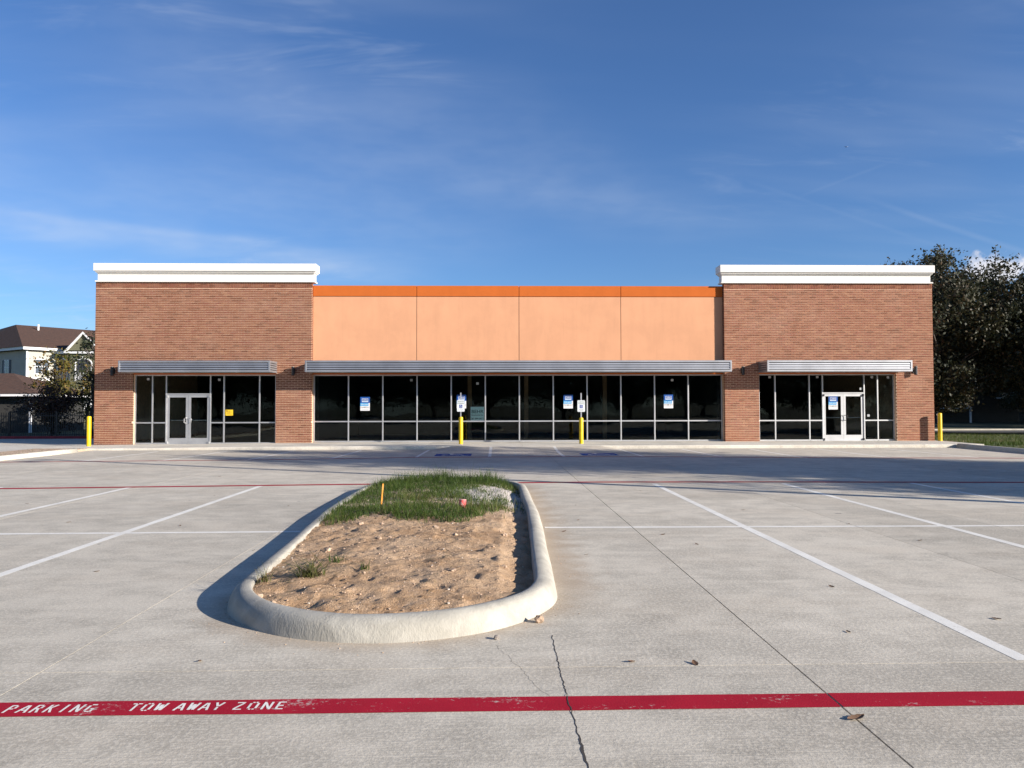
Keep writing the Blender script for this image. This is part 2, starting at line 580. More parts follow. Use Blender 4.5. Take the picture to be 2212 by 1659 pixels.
M['leaf_shrub'] = leaf_mat('shrub_leaves', [(0.015, 0.022, 0.010), (0.03, 0.04, 0.016), (0.05, 0.045, 0.02)], 0.6, 0.15)
M['leaf_purple'] = leaf_mat('reddish_leaves', [(0.03, 0.022, 0.014), (0.05, 0.03, 0.02), (0.08, 0.035, 0.022)], 0.6, 0.15)
M['grass'] = leaf_mat('grass_blades', [(0.030, 0.056, 0.008), (0.054, 0.096, 0.014), (0.088, 0.130, 0.020), (0.19, 0.165, 0.060)], 0.6, 0.3)
M['grass_dry'] = leaf_mat('weed_blades', [(0.05, 0.07, 0.014), (0.10, 0.11, 0.025), (0.20, 0.15, 0.06)], 0.6, 0.2)
M['dead_leaf'] = leaf_mat('dead_leaves', [(0.08, 0.045, 0.025), (0.15, 0.085, 0.05), (0.24, 0.15, 0.09)], 0.7, 0.1)
M['bark'] = simple('bark', (0.10, 0.08, 0.062), 0.95, 0.25, 9.0, bmp=0.6, bscale=30)
def ground_mat():
    m, t, p = mat_new('ground_grass_earth')
    P = pos_of(t)
    f = t.noise(P, 0.5, 6, 0.65)
    c = t.mix(t.ramp(f, 0.35, 0.65), (0.05, 0.065, 0.022), (0.11, 0.10, 0.045))
    c = t.mix(t.ramp(t.noise(P, 14.0, 5, 0.7), 0.4, 0.75, 0, 0.6), c, (0.025, 0.035, 0.012))
    t.l(c, p.inputs['Base Color'])
    p.inputs['Roughness'].default_value = 1.0
    bump(t, p, t.noise(P, 20.0, 5, 0.7), 0.8, 0.05)
    return m
M['ground'] = ground_mat()

def soil_mat():
    m, t, p = mat_new('tan_soil')
    P = pos_of(t)
    x, y, z = t.sep(P)
    a = t.noise(P, 1.6, 6, 0.66, 0.4)
    c = t.mix(t.ramp(a, 0.30, 0.70), (0.40, 0.252, 0.140), (0.58, 0.410, 0.258))
    # damper reddish patches near the front edge
    c = t.mix(t.math('MULTIPLY', t.ramp(y, 6.9, 5.6, 0, 0.75), t.ramp(t.noise(P, 3.0, 5, 0.7), 0.38, 0.62)), c, (0.43, 0.245, 0.115))
    # pale crushed limestone in the middle of the grass
    d = t.vmath('DISTANCE', t.mapping(P, (0.9, 0.62, 0.0)), (0.15 * 0.9, 13.4 * 0.62, 0.0))
    w = t.math('ADD', d, t.math('MULTIPLY', t.math('SUBTRACT', t.noise(P, 2.2, 5, 0.7), 0.5), 1.1))
    far = t.ramp(y, 10.6, 11.4)
    c = t.mix(t.math('MULTIPLY', far, t.ramp(w, 0.75, 1.15, 0.9, 0.25)), c, (0.66, 0.61, 0.54))
    sp = t.noise(P, 34.0, 5, 0.75)
    c = t.mix(t.ramp(sp, 0.54, 0.70, 0, 0.6), c, (0.68, 0.53, 0.40))
    c = t.mix(t.ramp(t.noise(P, 60.0, 4, 0.7), 0.50, 0.72, 0, 0.55), c, (0.20, 0.115, 0.06))
    t.l(c, p.inputs['Base Color'])
    p.inputs['Roughness'].default_value = 1.0
    p.inputs['Specular IOR Level'].default_value = 0.1
    bump(t, p, t.math('ADD', t.noise(P, 70.0, 3, 0.75), t.math('MULTIPLY', t.noise(P, 24.0, 3, 0.7), 1.0)), 1.0, 0.02)
    return m
M['soil'] = soil_mat()
M['clod'] = simple('dry_clod', (0.52, 0.37, 0.25), 1.0, 0.2, 12.0, bmp=0.7, bscale=60)
M['lime'] = simple('limestone_bit', (0.62, 0.54, 0.44), 0.95, 0.15, 12.0, bmp=0.5, bscale=60)

# ------------------------------------------------------------------ ground and lot
gm = MB().poly([(-900, -900, -0.06), (900, -900, -0.06), (900, 1500, -0.06), (-900, 1500, -0.06)])
tag(gm.build('ground', M['ground']), kind='structure')

lot = MB().box(-60, 60, -24, 30.3, -0.3, -0.035).build('parking_lot', M['base'])
tag(lot, kind='structure')
XJ = [-60, -51, -41.5, -32.5, -28, -24.2, -20.2, -16.4, -11.9, -7.3, -2.82, 1.92, 5.0, 6.92, 11.6, 16.2, 20.6, 25.2, 30, 34.6, 43, 51.5, 60]
YJ = [-24, -14, -5, 4.92, 13.6, 22.7, 30.19]
WIDE = {1.92: 0.011, 0.44: 0.004, -2.82: 0.006}
for i in range(len(XJ) - 1):
    for j in range(len(YJ) - 1):
        x0, x1, y0, y1 = XJ[i], XJ[i + 1], YJ[j], YJ[j + 1]
        g0, g1 = WIDE.get(x0, 0.006) / 2, WIDE.get(x1, 0.006) / 2
        gy = 0.002 if y0 in (13.6,) else 0.003
        gy1 = 0.002 if y1 in (13.6,) else 0.003
        MB().box(x0 + g0, x1 - g1, y0 + gy, y1 - gy1, -0.05, 0.0).build('slab', M['concrete'], lot)

def hramp(x, y):
    """kerb ramp in front of the middle windows"""
    fx = min(1.0, max(0.0, (x + 2.3) / 0.8), max(0.0, (5.0 - x) / 0.8))
    fx = min(fx, 1.0)
    fy = min(1.0, max(0.0, (y - 27.6) / 2.55))
    return 0.124 * fx * fy

# ramp
rb = MB()
nx, ny = 28, 12
idx = {}
for a in range(nx + 1):
    for b in range(ny + 1):
        x = -2.4 + 7.5 * a / nx
        y = 27.5 + 2.69 * b / ny
        idx[a, b] = len(rb.v)
        rb.v.append((x, y, hramp(x, y) + 0.0008 - (0.02 if b == 0 or a in (0, nx) else 0)))
for a in range(nx):
    for b in range(ny):
        rb.f.append((idx[a, b], idx[a + 1, b], idx[a + 1, b + 1], idx[a, b + 1]))
rb.build('kerb_ramp', M['concrete'], lot, smooth=True)

def strip(name, p0, p1, w, mat, parent=lot, z=0.0016, gaps=(), jit=0.004, step=0.35):
    """painted band along a straight line, edges slightly uneven, open at slab joints"""
    p0, p1 = Vector((*p0, 0)), Vector((*p1, 0))
    d = p1 - p0
    L = d.length
    u = d / L
    n = Vector((-u.y, u.x, 0))
    cuts = [0.0]
    horizontal = abs(u.x) > abs(u.y)
    js = XJ if horizontal else YJ
    for q in js:
        t_ = (q - (p0.x if horizontal else p0.y)) / (u.x if horizontal else u.y)
        if 0.01 < t_ < L - 0.01: cuts += [t_ - 0.006, t_ + 0.006]
    cuts.append(L)
    cuts.sort()
    b = MB()
    for k in range(0, len(cuts) - 1, 2):
        a0, a1 = cuts[k], cuts[k + 1]
        m_ = max(1, int((a1 - a0) / step))
        i0 = len(b.v)
        for s_ in range(m_ + 1):
            t_ = a0 + (a1 - a0) * s_ / m_
            for sg in (-1, 1):
                q = p0 + u * t_ + n * (sg * (w / 2) + random.uniform(-jit, jit))
                b.v.append((q.x, q.y, hramp(q.x, q.y) + z))
        for s_ in range(m_):
            b.f.append((i0 + 2 * s_, i0 + 2 * s_ + 2, i0 + 2 * s_ + 3, i0 + 2 * s_ + 1))
    o = b.build(name, mat, parent)
    for pg in o.data.polygons:
        if pg.normal.z < 0: pg.flip()
    return o

# stalls of the double row around the island
for k, x in enumerate((3.46, 6.22, 8.98, 11.75, 14.5, 17.3)):
    strip('stall_line', (x, 4.95), (x, 16.35 if k else 16.4), 0.115, M['white_paint'])
for x in (-4.86, -7.5, -10.2, -12.95):
    strip('stall_line', (x, 4.95), (x, 16.35), 0.115, M['white_paint'])
strip('stall_line', (-15.4, 10.20), (-2.5, 10.33), 0.11, M['white_paint'], z=0.0024)
strip('stall_line', (0.72, 10.55), (19.0, 10.28), 0.11, M['white_paint'], z=0.0024)
# stalls along the storefront
for (xa, ya), (xb, yb) in (((-12.55, 29.3), (-12.68, 24.0)), ((-10.0, 29.4), (-10.29, 24.0)), ((-7.5, 29.5), (-7.7, 24.2)),
                           ((-5.0, 29.6), (-5.18, 24.7)), ((-2.42, 29.6), (-2.5, 25.4)), ((-0.04, 29.8), (-0.08, 25.5)),
                           ((2.41, 29.8), (2.40, 25.5)), ((4.93, 29.7), (5.02, 25.4)), ((7.36, 29.7), (7.55, 25.0)),
                           ((9.95, 29.6), (10.04, 24.3)), ((12.56, 29.5), (12.76, 24.2)), ((15.25, 29.4), (15.52, 24.2))):
    strip('stall_line', (xa, ya), (xb, yb), 0.105, M['white_paint'])
strip('stall_line', (-0.1, 29.85), (2.47, 29.85), 0.10, M['white_paint'], z=0.0024)
# red fire lane lines
red_near = strip('fire_lane_line', (-12, 4.34), (14, 4.30), 0.205, M['red_paint'], z=0.0028, jit=0.004)
def polystrip(name, pts, w, mat, z):
    b = MB()
    for k, (x, y) in enumerate(pts):
        for sg in (-1, 1):
            b.v.append((x, y + sg * w / 2, hramp(x, y) + z))
    for k in range(len(pts) - 1):
        b.f.append((2 * k, 2 * k + 2, 2 * k + 3, 2 * k + 1))
    return b.build(name, mat, lot)
def dense(pts, n=12):
    out = []
    for a, b in zip(pts[:-1], pts[1:]):
        for k in range(n):
            out.append((a[0] + (b[0] - a[0]) * k / n, a[1] + (b[1] - a[1]) * k / n + random.uniform(-0.008, 0.008)))
    return out + [pts[-1]]
polystrip('fire_lane_line', dense([(-15.4, 15.85), (-10, 16.05), (-2.7, 16.62), (2, 16.85), (6, 16.7), (11.5, 16.35), (19, 16.2)]), 0.20, M['red_paint'], 0.0030)
polystrip('fire_lane_line', dense([(-15.4, 23.85), (-7.3, 24.45), (-2.5, 25.35), (2.4, 25.45), (6.7, 25.1), (11, 24.4), (18.3, 23.75)]), 0.18, M['red_paint'], 0.0030)

# stencilled letters, each built of strokes with stencil bridges
def bar(b, x0, y0, x1, y1, w):
    d = Vector((x1 - x0, y1 - y0, 0))
    n = Vector((-d.y, d.x, 0)).normalized() * w / 2
    a, c = Vector((x0, y0, 0)), Vector((x1, y1, 0))
    b.poly([a - n, c - n, c + n, a + n])
ST = {  # strokes in a 0..1 by 0..1 cell, broken where the stencil has bridges
    'P': [(.1, 0, .1, 1), (.1, .95, .62, .95), (.2, .5, .62, .5), (.72, .56, .72, .88)],
    'A': [(.03, 0, .43, .96), (.57, .96, .97, 0), (.32, .32, .68, .32)],
    'R': [(.1, 0, .1, 1), (.1, .95, .62, .95), (.2, .5, .62, .5), (.72, .56, .72, .88), (.5, .44, .82, 0)],
    'K': [(.1, 0, .1, 1), (.22, .46, .75, 1), (.36, .54, .82, 0)],
    'I': [(.5, 0, .5, 1)],
    'N': [(.1, 0, .1, 1), (.84, 0, .84, 1), (.2, .86, .74, .1)],
    'G': [(.12, .16, .12, .84), (.2, .95, .76, .95), (.2, .05, .70, .05), (.80, .02, .80, .42), (.5, .42, .86, .42)],
    'T': [(.0, .95, .42, .95), (.5, 0, .5, .88), (.58, .95, 1, .95)],
    'O': [(.1, .16, .1, .84), (.86, .16, .86, .84), (.2, .95, .44, .95), (.54, .95, .78, .95), (.2, .05, .44, .05), (.54, .05, .78, .05)],
    'W': [(.04, 1, .22, .06), (.30, .10, .46, .8), (.54, .8, .68, .10), (.76, .06, .96, 1)],
    'Y': [(.06, 1, .44, .5), (.56, .5, .94, 1), (.5, 0, .5, .42)],
    'Z': [(.08, .95, .9, .95), (.14, .12, .80, .86), (.06, .05, .92, .05)],
    'E': [(.1, 0, .1, 1), (.1, .95, .78, .95), (.2, .5, .68, .5), (.1, .05, .80, .05)],
}
def stencil(word, x, y, wid, h, mat, parent, z, zf=None, sw=None):
    b = MB()
    n = len(word)
    cw = wid / n
    for k, ch in enumerate(word):
        if ch == ' ': continue
        for (ax, ay, bx, by) in ST[ch]:
            bar(b, x + cw * (k + 0.10 + ax * 0.70), y + ay * h, x + cw * (k + 0.10 + bx * 0.70), y + by * h, sw or h * 0.125)
    b.v = [(vx, vy, z + k % 7 * 0.00005 + (hramp(vx, vy) if zf else 0)) for k, (vx, vy, vz) in enumerate(b.v)]
    o = b.build('lettering', mat, parent)
    for pg in o.data.polygons:
        if pg.normal.z < 0: pg.flip()
    return o
stencil('PARKING', -2.66, 4.275, 0.50, 0.105, M['white_paint'], red_near, 0.0040)
stencil('TOW', -2.00, 4.28, 0.215, 0.105, M['white_paint'], red_near, 0.0040)
stencil('AWAY', -1.745, 4.28, 0.27, 0.105, M['white_paint'], red_near, 0.0040)
stencil('ZONE', -1.43, 4.28, 0.31, 0.105, M['white_paint'], red_near, 0.0040)
stencil('NO', 0.75, 26.9, 0.8, 0.42, M['faint_paint'], lot, 0.0020, True)
stencil('PARKING', 0.22, 26.2, 1.95, 0.42, M['faint_paint'], lot, 0.0020, True)

def wheelchair(b, cx, cy, s, flat):
    """access symbol strokes; flat(u, v) gives the 3D point"""
    def pl(pts, w):
        for (a, c) in zip(pts[:-1], pts[1:]):
            d = Vector((c[0] - a[0], c[1] - a[1]))
            n = Vector((-d.y, d.x)).normalized() * w / 2
            e = d.normalized() * w * 0.25
            q = [(a[0] - e.x - n.x, a[1] - e.y - n.y), (c[0] + e.x - n.x, c[1] + e.y - n.y), (c[0] + e.x + n.x, c[1] + e.y + n.y), (a[0] - e.x + n.x, a[1] - e.y + n.y)]
            b.poly([flat(cx + u * s, cy + v * s) for u, v in q])
    b.poly([flat(cx + (-0.08 + 0.085 * math.cos(t)) * s, cy + (0.42 + 0.085 * math.sin(t)) * s) for t in [k * math.pi / 5 for k in range(10)]])
    pl([(-0.08, 0.30), (-0.05, 0.02), (0.20, 0.02), (0.32, -0.30), (0.42, -0.26)], 0.09)
    pl([(-0.06, 0.18), (0.17, 0.18)], 0.08)
    arc = [(-0.04 + 0.27 * math.cos(t), -0.14 + 0.27 * math.sin(t)) for t in [R(120) + k * R(200) / 9 for k in range(10)]]
    pl(arc, 0.08)
for cx in (-1.33, 3.70):
    b = MB()
    s = 1.25
    for a in range(6):
        for c in range(6):
            q = [(cx - s / 2 + s * (a + i) / 6, 26.0 + 1.25 * (c + j) / 6) for i, j in ((0, 0), (1, 0), (1, 1), (0, 1))]
            b.poly([(u, v, hramp(u, v) + 0.0030) for u, v in q])
    o = b.build('access_symbol', M['blue_paint'], lot)
    b = MB()
    wheelchair(b, cx, 26.62, 1.15, lambda u, v: (u, v, hramp(u, v) + 0.0055))
    ob = b.build('wheelchair_symbol', M['white_paint'], o)
    for pg in ob.data.polygons:
        if pg.normal.z < 0: pg.flip()

# a ragged open crack along the construction joint
b = MB()
y = 2.2
pts = []
while y < 5.62:
    wdt = 0.004 + 0.009 * max(0, math.sin(y * 2.1 + 1)) * random.random() + (0.017 if y < 3.9 else 0.004) * random.random() ** 1.5
    pts.append((0.43 + 0.005 * math.sin(y * 2.3) + random.uniform(-0.0055, 0.0055), y, wdt))
    y += random.uniform(0.012, 0.04)
for k, (x, yy, w_) in enumerate(pts):
    zc_ = 0.0042 if 4.19 < yy < 4.46 else 0.0012
    b.v += [(x - w_ / 2, yy, zc_), (x + w_ / 2, yy, zc_)]
for k in range(len(pts) - 1):
    b.f.append((2 * k, 2 * k + 1, 2 * k + 3, 2 * k + 2))
b.build('crack', M['crack'], lot)
for (x0, y0, x1, y1) in ((0.02, 5.40, 0.34, 4.35), (2.2, 9.0, 2.9, 7.6)):
    b = MB()
    n = 26
    for k in range(n + 1):
        t_ = k / n
        x = x0 + (x1 - x0) * t_ + random.uniform(-0.015, 0.015)
        yy = y0 + (y1 - y0) * t_ + random.uniform(-0.01, 0.01)
        b.v += [(x - 0.0008, yy, 0.0012), (x + 0.0008, yy, 0.0012)]
    for k in range(n): b.f.append((2 * k, 2 * k + 1, 2 * k + 3, 2 * k + 2))
    b.build('crack', M['crack'], lot)

# sidewalk in front of the store, laid in slabs
walk = MB().box(-16.6, 19.6, 30.4, 33.9, -0.3, 0.02).build('sidewalk', M['base'])
tag(walk, kind='structure')
def sz(x): return 0.13 - 0.06 * min(1, max(0, (-8.5 - x) / 6.5))
SX = [-17.2, -13.6, -9.6, -6.3, -2.6, 1.2, 4.6, 8.05, 11.4, 14.75, 17.2, 19.62]
for a, c in zip(SX[:-1], SX[1:]):
    b = MB()
    prof = [(30.2, -0.04), (30.205, -0.01), (30.225, -0.03 + 0.02), (30.25, 0.0), (33.95, 0.0), (33.95, -0.1)]
    z0, z1 = sz(a), sz(c)
    x0, x1 = a + 0.004, c - 0.004
    pr = lambda z: [(30.2, -0.05), (30.2, z - 0.035), (30.21, z - 0.012), (30.235, z), (33.98, z), (33.98, -0.05)]
    i0 = len(b.v)
    b.v += [(x0, y_, z_) for y_, z_ in pr(z0)] + [(x1, y_, z_) for y_, z_ in pr(z1)]
    n = 6
    b.f += [tuple(range(n - 1, -1, -1)), tuple(range(n, 2 * n))] + [(k, (k + 1) % n, n + (k + 1) % n, n + k) for k in range(n)]
    o = b.build('paving_slab', M['walk'], walk)
    for pg in o.data.polygons: pass

# raised walks and kerbs at both sides of the lot
def kerb_run(name, pts, h=0.15, w=0.16, mat=None, closed=False, inner_left=True, jit=0.0):
    """kerb swept along pts; outer face on the right-hand side of travel"""
    P = [Vector((*p, 0)) for p in pts]
    prof = [(0.0, -0.05), (0.004, 0.03), (0.016, h * 0.62), (0.034, h * 0.86), (0.062, h * 0.97), (0.10, h), (w - 0.02, h * 0.995), (w, h * 0.94), (w + 0.004, -0.05)]
    b = MB()
    n = len(P)
    for k, p in enumerate(P):
        a = P[(k - 1) % n] if closed or k > 0 else p
        c = P[(k + 1) % n] if closed or k < n - 1 else p
        d = (c - a).normalized()
        nm = Vector((-d.y, d.x, 0))
        for (q, z) in prof:
            j = random.uniform(-jit, jit)
            v = p + nm * (q + j)
            b.v.append((v.x, v.y, z + random.uniform(-jit, jit) * 0.7 + p.z))
    m_ = len(prof)
    for k in range(n if closed else n - 1):
        k2 = (k + 1) % n
        for q in range(m_ - 1):
            b.f.append((k * m_ + q, k2 * m_ + q, k2 * m_ + q + 1, k * m_ + q + 1))
    if not closed:
        b.f.append(tuple(range(m_)))
        b.f.append(tuple(range((n - 1) * m_, n * m_))[::-1])
    return b, mat
kb, _ = kerb_run('k', [(-15.35, y_) for y_ in np.linspace(29.0, 8, 16)][::-1], 0.15, 0.17, jit=0.003)
# outer face looks towards the lot (+x): travelling -y
kb, _ = kerb_run('k', [(-15.35, y_) for y_ in np.linspace(8, 29.0, 16)], 0.15, 0.17, jit=0.003)
tag(kb.build('kerb', M['kerb'], smooth=True), kind='structure')
kb, _ = kerb_run('k', [(18.45, y_) for y_ in np.linspace(30.15, 17.5, 14)], 0.16, 0.17, jit=0.003)
tag(kb.build('kerb', M['kerb'], smooth=True), kind='structure')
tag(MB().box(-17.6, -15.54, 8, 30.19, -0.2, 0.085).build('planting_strip', M['soil']), kind='structure')
sw2 = MB().box(-32, -17.62, 8, 33.6, -0.2, 0.07).build('sidewalk', M['walk'])
tag(sw2, kind='structure')
tag(MB().box(-16.98, -15.54, 30.21, 33.28, -0.2, 0.066).box(-17.6, -17.22, 30.21, 33.6, -0.2, 0.069).build('sidewalk', M['walk']), kind='structure')
# side drive and its red kerb, left of the store
tag(MB().box(-70, -17.1, 33.62, 41.0, -0.25, 0.03).build('driveway', M['concrete']), kind='structure')
tag(MB().box(-70, -18.5, 41.0, 41.18, -0.2, 0.17).build('kerb', simple('red_kerb_paint', (0.30, 0.03, 0.035), 0.8)), kind='structure')
# drive behind the lawn on the right
tag(MB().box(19.7, 90, 46, 52.0, -0.25, -0.02).build('driveway', simple('asphalt', (0.055, 0.054, 0.052), 0.95, 0.2, 3.0)), kind='structure')
tag(MB().box(19.7, 90, 52.0, 52.16, -0.2, 0.08).build('kerb', M['kerb']), kind='structure')
tag(MB().box(18.64, 19.7, 17.5, 60, -0.2, 0.04).box(19.7, 90, 17.5, 46, -0.2, 0.04).build('lawn', M['ground']), kind='structure')
tag(MB().box(19.64, 27.5, 33.6, 34.9, -0.2, 0.055).build('path', simple('dirt_path', (0.30, 0.20, 0.13), 1.0, 0.2, 4.0)), kind='structure')

exec_order = 'building'
# ------------------------------------------------------------------ the store
store = empty('retail_building', (0, 0, 0))
tag(store, 'long one-storey store of two brick wings, peach stucco middle and dark glass fronts', 'building')
FY = 33.3           # brick face
LX0, LX1 = -16.98, -7.77
RX0, RX1 = 10.17, 19.43
BT = 6.78           # top of the running bond, soldier course above
CT = 7.045          # underside of the cornice
DEEP = 53.5

def brick_wing(x0, x1, ox0, ox1, oz, tones, nm, zone):
    core = MB()
    f0, f1 = FY + 0.010, FY + 0.30
    core.box(x0 + 0.008, ox0, f0, f1, -0.05, CT)
    core.box(ox1, x1 - 0.008, f0, f1, -0.05, CT)
    core.box(ox0, ox1, f0, f1, oz, CT)
    for xa, xb, outer in ((x0 + 0.008, x0 + 0.29, nm == 'left'), (x1 - 0.29, x1 - 0.008, nm == 'right')):
        core.box(xa, xb, f1, 37.0, -0.05, CT if outer else 5.8)
        core.box(xa, xb, 37.0, DEEP, -0.05, 5.8)
    w = core.build('brick_wall', M['mortar'], store)
    bm_ = brick_mat('brick_' + nm, tones, x0)
    J = 0.0165
    big = MB()
    singles = []
    def put(a, c, z0, z1, depth=0.1, y0=None):
        yy = FY + random.uniform(-0.0018, 0.0018)
        # room for the picked-out bricks near the entrance
        if zone(0.5 * (a + c), 0.5 * (z0 + z1)) and len(singles) < 150 and depth < 0.15:
            singles.append((a, c, yy, z0, z1))
        else:
            big.box(a, c, yy, FY + depth, z0, z1)
    nrow = int(BT / BH)
    for r in range(nrow + 1):
        z0 = r * BH
        z1 = z0 + BH - J
        if z1 > BT: break
        header = (r == 13)
        step = BL if not header else BL * 0.40
        off = 0.0 if r % 2 == 0 else -BL / 2
        a = x0 + off
        while a < x1 - 0.01:
            s0, s1 = max(a, x0), min(a + step - J, x1)
            a += step
            if s1 - s0 < 0.03: continue
            parts = [(s0, s1)]
            if z0 < oz - 0.01 and z0 >= -0.1:
                parts = []
                if s0 < ox0: parts.append((s0, min(s1, ox0)))
                if s1 > ox1: parts.append((max(s0, ox1), s1))
            for (q0, q1) in parts:
                if q1 - q0 < 0.03: continue
                edge = q0 <= x0 + 0.001 or q1 >= x1 - 0.001
                put(q0, q1, z0, z1, 0.22 if edge else 0.1)
    # soldier course
    a = x0
    sw_ = BH
    n = int(round((x1 - x0) / sw_))
    sw_ = (x1 - x0) / n
    for k in range(n):
        big.box(x0 + k * sw_ + (J / 2 if k else 0), x0 + (k + 1) * sw_ - (J / 2 if k < n - 1 else 0), FY + random.uniform(-0.002, 0.002), FY + (0.22 if k in (0, n - 1) else 0.1), BT + 0.012, CT - 0.004)
    # sides of the wing, seen only from elsewhere
    for xs, sgn in ((x0, 1), (x1, -1)):
        if (xs == x0 and nm == 'left') or (xs == x1 and nm == 'right'):
            for r in range(int(CT / BH)):
                y_ = FY + 0.235 + (0.0 if r % 2 else BL / 2)
                while y_ < (DEEP - 0.3 if r * BH < 5.7 else 36.7):
                    big.box(min(xs, xs + sgn * 0.05), max(xs, xs + sgn * 0.05), y_, y_ + BL - J, r * BH, r * BH + BH - J)
                    y_ += BL
    fld = big.build('brick', bm_, w)
    fld['kind'] = 'stuff'
    cache = {}
    for (a, c, yy, z0, z1) in singles:
        key = round(c - a, 3)
        if key not in cache:
            m_ = MB().box(0, c - a, 0, 0.1, 0, z1 - z0).mesh('brick')
            m_.materials.append(bm_)
            cache[key] = m_
        link_mesh('brick', cache[key], None, w, (a, yy, z0))
    # jamb lining of the opening
    jm = MB()
    for xs in (ox0, ox1):
        d = 1 if xs == ox0 else -1
        jm.box(min(xs, xs + d * 0.012), max(xs, xs + d * 0.012), FY + 0.112, FY + 0.298, 0.0, oz - 0.002)
    jm.build('jamb_lining', M['mortar'], w)
    return w

OLX0, OLX1 = -15.36, -9.29
ORX0, ORX1 = 11.68, 17.76
OZ = 3.15
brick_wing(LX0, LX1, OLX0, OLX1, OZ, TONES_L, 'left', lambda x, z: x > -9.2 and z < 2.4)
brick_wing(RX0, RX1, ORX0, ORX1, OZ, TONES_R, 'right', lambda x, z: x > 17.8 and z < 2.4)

def cornice(x0, x1, lf, rt):
    """lf, rt: 1 where the end returns over the lower middle, 0 at the outer end"""
    c = empty('cornice', (0, 0, 0), 0, store)
    y1 = FY + 0.34
    def ring(nm, o, outer, inner, z0, z1, bev=0.012):
        a = x0 - (inner if lf else outer)
        e = x1 + (inner if rt else outer)
        MB().box(a, e, FY - o, y1 + o, z0, z1).build(nm, M['white'], c, bevel=bev)
    ring('lip', 0.09, 0.0, 0.14, CT, 7.105, 0.006)
    ring('lower_band', 0.03, -0.09, 0.10, 7.1055, 7.405, 0.004)
    ring('shadow_step', 0.075, -0.07, 0.13, 7.4055, 7.450, 0.004)
    ring('crown_step', 0.13, -0.03, 0.17, 7.4505, 7.505, 0.004)
    ring('top_band', 0.19, 0.03, 0.21, 7.5055, 7.83, 0.012)
cornice(LX0, LX1, 0, 1)
cornice(RX0, RX1, 1, 0)

# stucco middle: four panels with open control joints, darker cap above each
SY = 33.5
MB().box(LX1 + 0.002, RX0 - 0.002, SY + 0.05, SY + 0.3, 3.16, 6.90).build('backing_wall', M['dark'], store)
px = [LX1 + 0.004, -3.27, 1.19, 5.66, RX0 - 0.004]
for a, c in zip(px[:-1], px[1:]):
    MB().box(a + 0.011, c - 0.011, SY, SY + 0.048, 3.25, 6.462).build('stucco_panel', M['peach'], store)
    MB().box(a + 0.011, c - 0.011, SY - 0.028, SY + 0.32, 6.48, 6.945).build('parapet_cap', M['orange'], store, bevel=0.006)
MB().box(LX1 + 0.004, RX0 - 0.004, SY - 0.006, SY + 0.30, 3.075, 3.245).build('lintel', M['orange'], store)
MB().box(OLX0, OLX1, FY + 0.03, FY + 0.29, 3.075, 3.149).build('lintel', M['orange'], store)
MB().box(ORX0, ORX1, FY + 0.03, FY + 0.29, 3.075, 3.149).build('lintel', M['orange'], store)
# roof, back wall and inside, coloured near black to look unlit
MB().box(LX0 + 0.3, RX1 - 0.3, 33.9, DEEP - 0.01, 5.2, 5.4).build('roof', simple('roof_membrane', (0.5, 0.5, 0.5), 0.9), store)
MB().box(LX0 + 0.01, RX1 - 0.01, DEEP, DEEP + 0.3, -0.05, 5.8).build('back_wall', M['mortar'], store)
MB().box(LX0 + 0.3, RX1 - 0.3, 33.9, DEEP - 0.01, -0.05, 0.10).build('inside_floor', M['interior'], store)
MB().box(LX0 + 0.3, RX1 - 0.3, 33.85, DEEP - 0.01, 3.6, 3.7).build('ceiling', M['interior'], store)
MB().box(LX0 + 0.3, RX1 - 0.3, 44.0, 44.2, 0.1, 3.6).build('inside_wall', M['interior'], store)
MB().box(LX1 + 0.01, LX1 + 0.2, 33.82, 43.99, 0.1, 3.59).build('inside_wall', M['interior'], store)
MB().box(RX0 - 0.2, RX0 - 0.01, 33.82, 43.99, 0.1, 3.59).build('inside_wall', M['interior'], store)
for x in (-1.2, 1.6, 5.5):
    MB().box(x, x + 0.2, 38, 38.2, 0.1, 3.6).build('column', simple('raw_timber', (0.25, 0.15, 0.08), 0.8), store)

MW = 0.052
def storefront(xs, y, zb, zt, rail, door=None, stickers=(), panes_skip=()):
    sf = empty('storefront', (0, 0, 0), 0, store)
    y0, y1 = y, y + 0.115
    n = len(xs)
    zbf = (lambda x: zb)
    for k, x in enumerate(xs):
        w_ = MW / 2
        MB().box(x - w_, x + w_, y0, y1, zb, zt).build('mullion', M['alu'], sf, bevel=0.004)
    for k in range(n - 1):
        a, c = xs[k] + MW / 2 + 0.0005, xs[k + 1] - MW / 2 - 0.0005
        MB().box(a, c, y0 + 0.003, y1 - 0.002, zt - MW * 1.05, zt).build('head', M['alu'], sf)
        is_door = door is not None and k == door
        if is_door:
            dz = 2.205
            MB().box(a, c, y0 + 0.003, y1 - 0.002, dz, dz + 0.055).build('transom_bar', M['alu'], sf)
            MB().box(a, c, y0 + 0.050, y0 + 0.058, dz + 0.055, zt - MW * 1.05).build('glass_pane', M['glass'], sf)
        else:
            MB().box(a, c, y0 + 0.003, y1 - 0.002, rail - 0.027, rail + 0.027).build('rail', M['alu'], sf)
            MB().box(a, c, y0 - 0.006, y1 - 0.002, zb, zb + 0.06).build('sill', M['alu'], sf)
            MB().box(a, c, y0 + 0.050, y0 + 0.058, rail + 0.027, zt - MW * 1.05).build('glass_pane', M['glass'], sf)
            MB().box(a, c, y0 + 0.050, y0 + 0.058, zb + 0.06, rail - 0.027).build('glass_pane', M['glass'], sf)
    for (x, z) in stickers:
        MB().box(x - 0.055, x + 0.055, y0 + 0.0465, y0 + 0.049, z - 0.05, z + 0.05).build('sticker', simple('sticker_grey', (0.42, 0.43, 0.42), 0.6), sf)
    return sf

